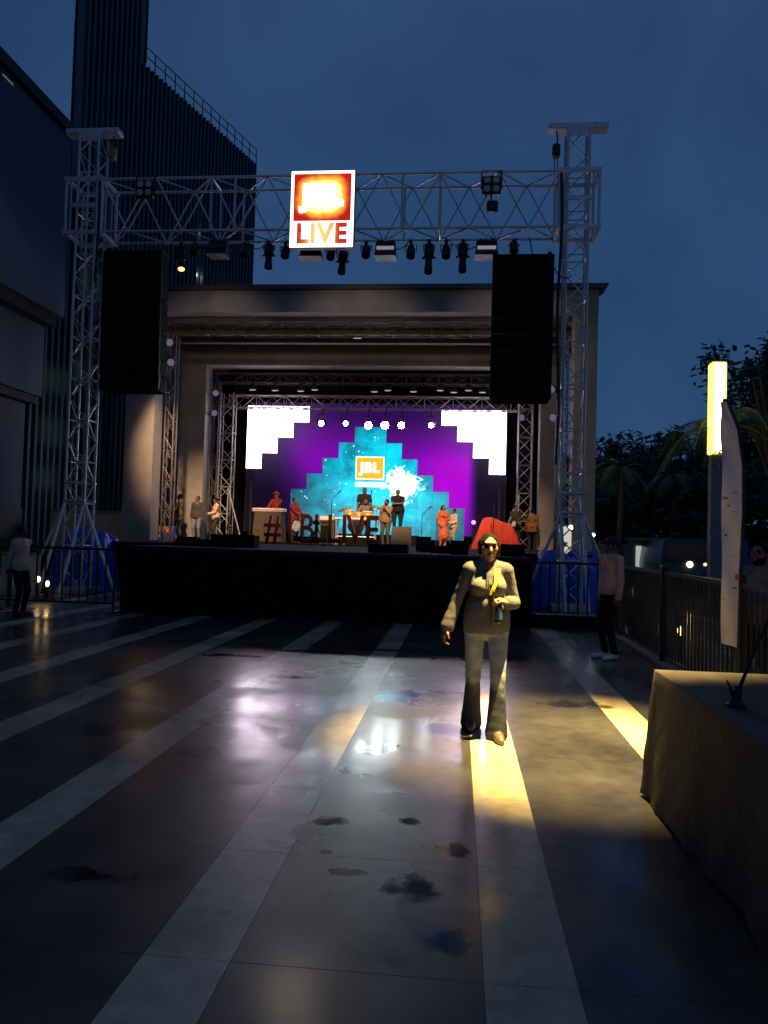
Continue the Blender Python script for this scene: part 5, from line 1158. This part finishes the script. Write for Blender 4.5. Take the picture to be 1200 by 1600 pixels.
va.part('body', MB().prism([(vx0, .35), (vx1, .35), (vx1, 1.0), (vx1 - .1, 1.75), (vx1 - .3, 1.85), (vx0 + .3, 1.85), (vx0 + .1, 1.75), (vx0, 1.0)], 26, 30), M('van_paint', (.03, .05, .11), .3, .2))
va.part('windscreen', MB().prism([(vx0 + .12, 1.05), (vx1 - .12, 1.05), (vx1 - .22, 1.65), (vx0 + .22, 1.65)], 25.97, 25.998), m_glass)
va.part('bumper', MB().bbox((vx0 - .03, 25.85, .3), (vx1 + .03, 25.998, .6), .03), m_blackmetal)
for u, r, e in ((1078, .10, 10), (1102, .05, 3)): c = at(u, 882, 25.95); va.part('headlight', MB().lathe([(r, 0), (r * .9, .03)], (c.x, 25.96, c.z), (0, -1, 0), 14), E('headlight_%d' % e, (1.0, .72, .30), e))
for x in (vx0 + .25, vx1 - .25):
    for y in (26.7, 29.2): w = va.part('wheel', MB().tube((x - .1, y, .32), (x + .1, y, .32), .32, n=18), m_blackmetal); link('rim', MB().tube((x - .108, y, .32), (x + .108, y, .32), .18, n=12).mesh('rim', m_alu_old, va.loc), w)
rt = Thing('shop_sign', 'thin red lit strip sign above the van', 'sign', (at(1088, 853, 32).x, 32, 1.3)); a = at(1066, 849, 32.4); b = at(1112, 855, 32.4)
rt.part('strip', MB().box((a.x, 32.4, b.z), (b.x, 32.5, a.z)), E('red_strip', (.8, .03, .06), .35)); rt.part('bracket', MB().box((a.x + .2, 32.5, b.z), (a.x + .3, 32.94, b.z + .08)).box((b.x - .3, 32.5, b.z), (b.x - .2, 32.94, b.z + .08)), m_blackmetal)
# white banner with red emblem behind right tower
wb0 = at(873, 822, 21.6); wb1 = at(892, 882, 21.6); wb = Thing('roll_up_banner', 'white lit arched banner with a red emblem behind the right tower', 'banner', ((wb0.x + wb1.x) / 2, 21.6, 0))
w_ = (wb1.x - wb0.x) / 2; cx_ = (wb0.x + wb1.x) / 2; arch = [(cx_ - w_, .55), (cx_ + w_, .55), (cx_ + w_, wb0.z - w_)] + [(cx_ + w_ * math.cos(a), wb0.z - w_ + w_ * math.sin(a)) for a in np.linspace(.3, math.pi - .3, 8)] + [(cx_ - w_, wb0.z - w_)]
wb.part('panel', MB().prism(arch, 21.6, 21.63), E('banner_backlight', (1.0, .9, .78), .6)); wb.part('emblem', MB().prism([(cx_ + .11 * math.cos(k * .628) * (1 if k % 2 else .5), 1.55 + .11 * math.sin(k * .628) * (1 if k % 2 else .5)) for k in range(10)], 21.585, 21.598), m_redcloth)
wb.part('stand', MB().box((cx_ - w_ - .05, 21.5, 0), (cx_ + w_ + .05, 21.75, .548)), m_blackmetal)
for i, (u, v, r) in enumerate(((892, 824, .06), (927, 836, .05))):
    c = at(u, v, 22.5); t = Thing('white_work_lamp', ['small white lamp beside the arched banner', 'small white lamp right of the right tower'][i], 'lamp', (c.x, 22.5, 0)); t.part('bulb', MB().lathe([(r * .5, -r), (r, -.3 * r), (r, .3 * r), (r * .5, r)], c, None, 12), E('work_white', (.8, .95, 1.0), 8)); t.part('pole', MB().tube((c.x, 22.5, 0), (c.x, 22.5, c.z - r), .02), m_blackmetal)
for i, (u, v, Y, lb_) in enumerate(((60, 905, 16.2, 'warm ground lamp behind the left barrier nearest the guard'), (74, 912, 16.0, 'low warm ground lamp left of the left tower'), (984, 925, 12.6, 'warm ground lamp behind the fence near the right guard'), (1038, 985, 10.9, 'warm lamp standing behind the fence post'), (1006, 1000, 13.0, 'low warm lamp beyond the fence rails'))):
    c = at(u, v, Y)
    if i > 1: c.x = max(c.x, 3.05)
    t = Thing('ground_lamp', lb_, 'lamp', (c.x, Y, 0)); z = max(c.z, .16); t.part('base', MB().lathe([(.09, 0), (.09, .03), (.03, .05), (.03, z - .08)], (c.x, Y, 0), None, 12), m_blackmetal); t.part('bulb', MB().lathe([(.02, -.06), (.04, -.02), (.04, .03), (.015, .06)], (c.x, Y, z), None, 12), m_warm)

def leaves_mesh(clumps, n_leaf, size, mat, r, spread=1.0):
    vs = []; fs = []
    for (c, cr) in clumps:
        for _ in range(n_leaf):
            d = Vector((r.gauss(0, 1), r.gauss(0, 1), r.gauss(0, 1))).normalized() * (r.random() ** .45) * cr; p = c + d
            a = Vector((r.gauss(0, 1), r.gauss(0, 1), r.gauss(0, .6))).normalized(); b = a.orthogonal().normalized(); s_ = size * r.uniform(.6, 1.3); k = len(vs)
            vs += [p - a * s_, p + b * s_ * .42, p + a * s_, p - b * s_ * .42]; fs.append((k, k + 1, k + 2, k + 3))
    return MB().add(vs, fs)
def tree(label, x, y, h, cr, seed, size=.16, nl=150, ncl=26, mat=m_leaf2, trunk=.16, flat=.75):
    r = random.Random(seed); t = Thing('tree', label, 'tree', (x, y, 0), 'trees beyond the fence'); top = h - cr * flat * .8
    mb = MB(); mb.tube((x, y, 0), (x + r.uniform(-.2, .2), y, top * .55), trunk, trunk * .7); limbs = []
    for k in range(6): a = r.uniform(0, 6.28); e = Vector((x + cr * .6 * math.cos(a), y + cr * .6 * math.sin(a), top + r.uniform(-.3, .5) * cr * flat)); mb.tube((x, y, top * .5), e, trunk * .5, trunk * .15, 6)
    t.part('trunk', mb, m_bark); cl = []
    for k in range(ncl):
        d = Vector((r.gauss(0, 1), r.gauss(0, 1), r.gauss(0, 1))).normalized() * (r.random() ** .4) * cr; d.z *= flat; cl.append((Vector((x, y, top)) + d, cr * r.uniform(.18, .34)))
    t.part('crown', leaves_mesh(cl, nl, size, mat, r), mat)
for i, (u, vt, Y, cr, lb_) in enumerate(((952, 722, 44, 2.6, 'dark bushy tree just right of the right pillar'), (1000, 698, 46, 3.0, 'tall dark tree in the middle of the tree line'), (1040, 715, 42, 2.6, 'dark rounded tree left of the palm'),
        (1085, 690, 38, 2.8, 'dark tree behind the lamp post'), (1160, 660, 36, 3.4, 'broad dark tree right of the lamp post'), (1230, 600, 34, 3.6, 'large dark tree at the right picture edge'), (975, 760, 36, 1.9, 'low dark shrub tree left of the tree line'), (1130, 740, 31, 2.2, 'low dark tree between lamp post and banner'), (905, 720, 50, 3.0, 'far dark tree seen between the right pillars'))):
    p = at(u, vt, Y); tree(lb_, p.x, Y, p.z, cr, 20 + i, size=.20, nl=150, ncl=34, flat=1.0 if cr < 3.2 else .8)
p = at(1215, 560, 23.5); tree('broad leaved tree with dark leaves hanging over the lamp post', p.x, 23.5, at(1200, 530, 23.5).z, 2.2, 77, size=.17, nl=60, ncl=30, trunk=.2, flat=.6)
def palm(label, x, y, zc, seed, nfr=11, L_=2.0):
    r = random.Random(seed); t = Thing('palm_tree', label, 'palm tree', (x, y, 0))
    mb = MB(); prev = Vector((x, y, 0))
    for k in range(8): q = Vector((x + .02 * k, y, zc * (k + 1) / 8)); mb.tube(prev, q, .16 - .008 * k, .15 - .008 * k, 10); prev = q
    t.part('trunk', mb, m_bark)
    for f in range(nfr):
        a = f / nfr * 6.283 + r.uniform(-.2, .2); up = r.uniform(.25, 1.0); mb = MB(); pts = []
        for k in range(12):
            s_ = k / 11; rr = L_ * s_ * (1 - .15 * s_); z = zc + L_ * (up * s_ - 1.05 * s_ * s_); pts.append(Vector((x + rr * math.cos(a), y + rr * math.sin(a), z)))
        mb.path(pts, .016, 5); sd = Vector((-math.sin(a), math.cos(a), 0))
        for k in range(1, 12):
            for j in range(3):
                p0 = pts[k - 1].lerp(pts[k], j / 3); ln = .62 * math.sin(math.pi * min(1, (k + j / 3) / 12.5)) + .1; fw = (pts[k] - pts[k - 1]).normalized()
                for s_ in (-1, 1):
                    e = p0 + sd * s_ * ln * .75 + fw * ln * .5 + Vector((0, 0, .12 * ln - .25 * ln)); w = fw * .022; mb.add([p0 - w, p0 + w, e], [(0, 1, 2)])
        t.part('frond', mb, m_palm)
p = at(1112, 690, 21.2); palm('palm with drooping fronds lit yellow by the lamp post', p.x + .25, 21.2, p.z + .35, 5)
for i, (u, v, Y) in enumerate(((967, 780, 33), (948, 790, 37), (1050, 790, 35))):
    p = at(u, v, Y); palm(['slim palm with a pale green trunk beyond the fence', 'slim palm near the right pillar', 'slim palm right of the middle tree'][i], p.x, Y, p.z + 1.2, 40 + i, 9, 1.5)
he = Thing('hedge', 'clipped hedge along the base of the left building', 'hedge', (-12.6, 20, 0)); r = random.Random(4)
he.part('foliage', leaves_mesh([(Vector((-13.0 + r.uniform(-.25, .25), 15.5 + .28 * k, .75 + r.uniform(-.3, .35))), .42) for k in range(30)], 110, .09, m_leaf, r), m_leaf)
hb = MB()
for k in range(10): hb.tube((-13.0, 15.6 + k * .85, 0), (-13.0, 15.6 + k * .85, .7), .03, .02, 6)
he.part('stems', hb, m_bark)
pc = Thing('garden_lamp', 'small greenish lamp in the hedge at the left edge', 'lamp', (-12.3, 17.6, 0)); pc.part('post', MB().tube((-12.3, 17.6, 0), (-12.3, 17.6, .5), .03), m_blackmetal); pc.part('bulb', MB().lathe([(.03, 0), (.06, .03), (.06, .1), (.03, .13)], (-12.3, 17.6, .5), None, 10), E('garden_green', (.85, 1.0, .4), 5))
wc = Thing('white_crate', 'pale box standing behind the left barrier', 'crate', (-10.3, 17.3, 0)); wc.part('body', MB().bbox((-10.9, 17.0, 0), (-9.9, 17.5, .95), .02), M('crate_pale', (.4, .36, .32), .7)); wc.part('lid', MB().box((-10.93, 16.97, .952), (-9.87, 17.53, 1.0)), m_greyp)

# ------------------------------------------------------------------ guitars, cables
def guitar(label, pt, heading, colr, s_=1.0):
    t = Thing('guitar', label, 'guitar', pt, None, rad(heading)); R = Matrix.Rotation(rad(-32), 4, 'Y')
    out = [(.20 * math.cos(a) * (1.15 - .28 * abs(math.sin(a)) ** 8) * (1 if math.cos(a) < 0 else .9), (.155 - .035 * math.cos(a * 2 + .6)) * math.sin(a)) for a in np.linspace(0, 2 * math.pi, 28, endpoint=False)]
    def tr(mb): mb.v = [tuple(R @ Vector(v) * s_) for v in mb.v]; return mb
    t.lpart('body', tr(MB().prism(out, -.03, .03)), M('guitar_finish_%g' % colr[0], colr, .25)); t.lpart('pickguard', tr(MB().prism([(a * .5 + .02, b * .5 - .02) for a, b in out], -.036, -.031)), m_whitep)
    n_ = t.lpart('neck', tr(MB().box((.16, -.028, -.024), (.66, -.004, .024))), M('guitar_neck', (.16, .09, .04), .4)); link('headstock', tr(MB().box((.66, -.026, -.035), (.80, -.006, .045))).mesh('headstock', m_blackmetal), n_)
p = at(463, 822, 26.85); guitar('white bodied guitar held by the man in dark red', p, 62, (.7, .66, .6))
p = at(801, 818, 26.85); guitar('dark guitar held by the man behind the red cloth', p, 35, (.05, .03, .02))
def cable(label, pts, r=.018):
    o = link('cable', MB().path([Vector(q) - Vector(pts[0]) for q in pts], r, 6).mesh('cable', m_blackmetal), None, pts[0]); props(o, label, 'cable', 'cables hanging from the rig')
def sag(a, b, d, n=12): return [Vector(a).lerp(Vector(b), i / n) - Vector((0, 0, d * 4 * (i / n) * (1 - i / n))) for i in range(n + 1)]
x = TRX - .42; cable('black cable bundle hanging down beside the right tower', [Vector((x + .03 * math.sin(k * .9), TY - .5 + .02 * math.cos(k), zt_top - .1 - k * .62)) for k in range(12)] , .035)
x = TLX + .42; cable('black cable bundle hanging down beside the left tower', [Vector((x + .03 * math.sin(k * .8), TY - .48, zt_top - .1 - k * .5)) for k in range(6)], .03)
for i, (u0, u1) in enumerate(((300, 345), (385, 420), (446, 487), (603, 642), (697, 760))):
    a = at(u0, 372, FY - .02); b = at(u1, 372, FY - .02); cable(f'thin cable looped between hanging lamps, {ORD[i]} from the left', sag(a, b, .28), .012)
cable('slack cable from the right tower to the hanging speakers', sag(at(858, 400, TY - .2), at(893, 430, TY - .3), .25), .014)
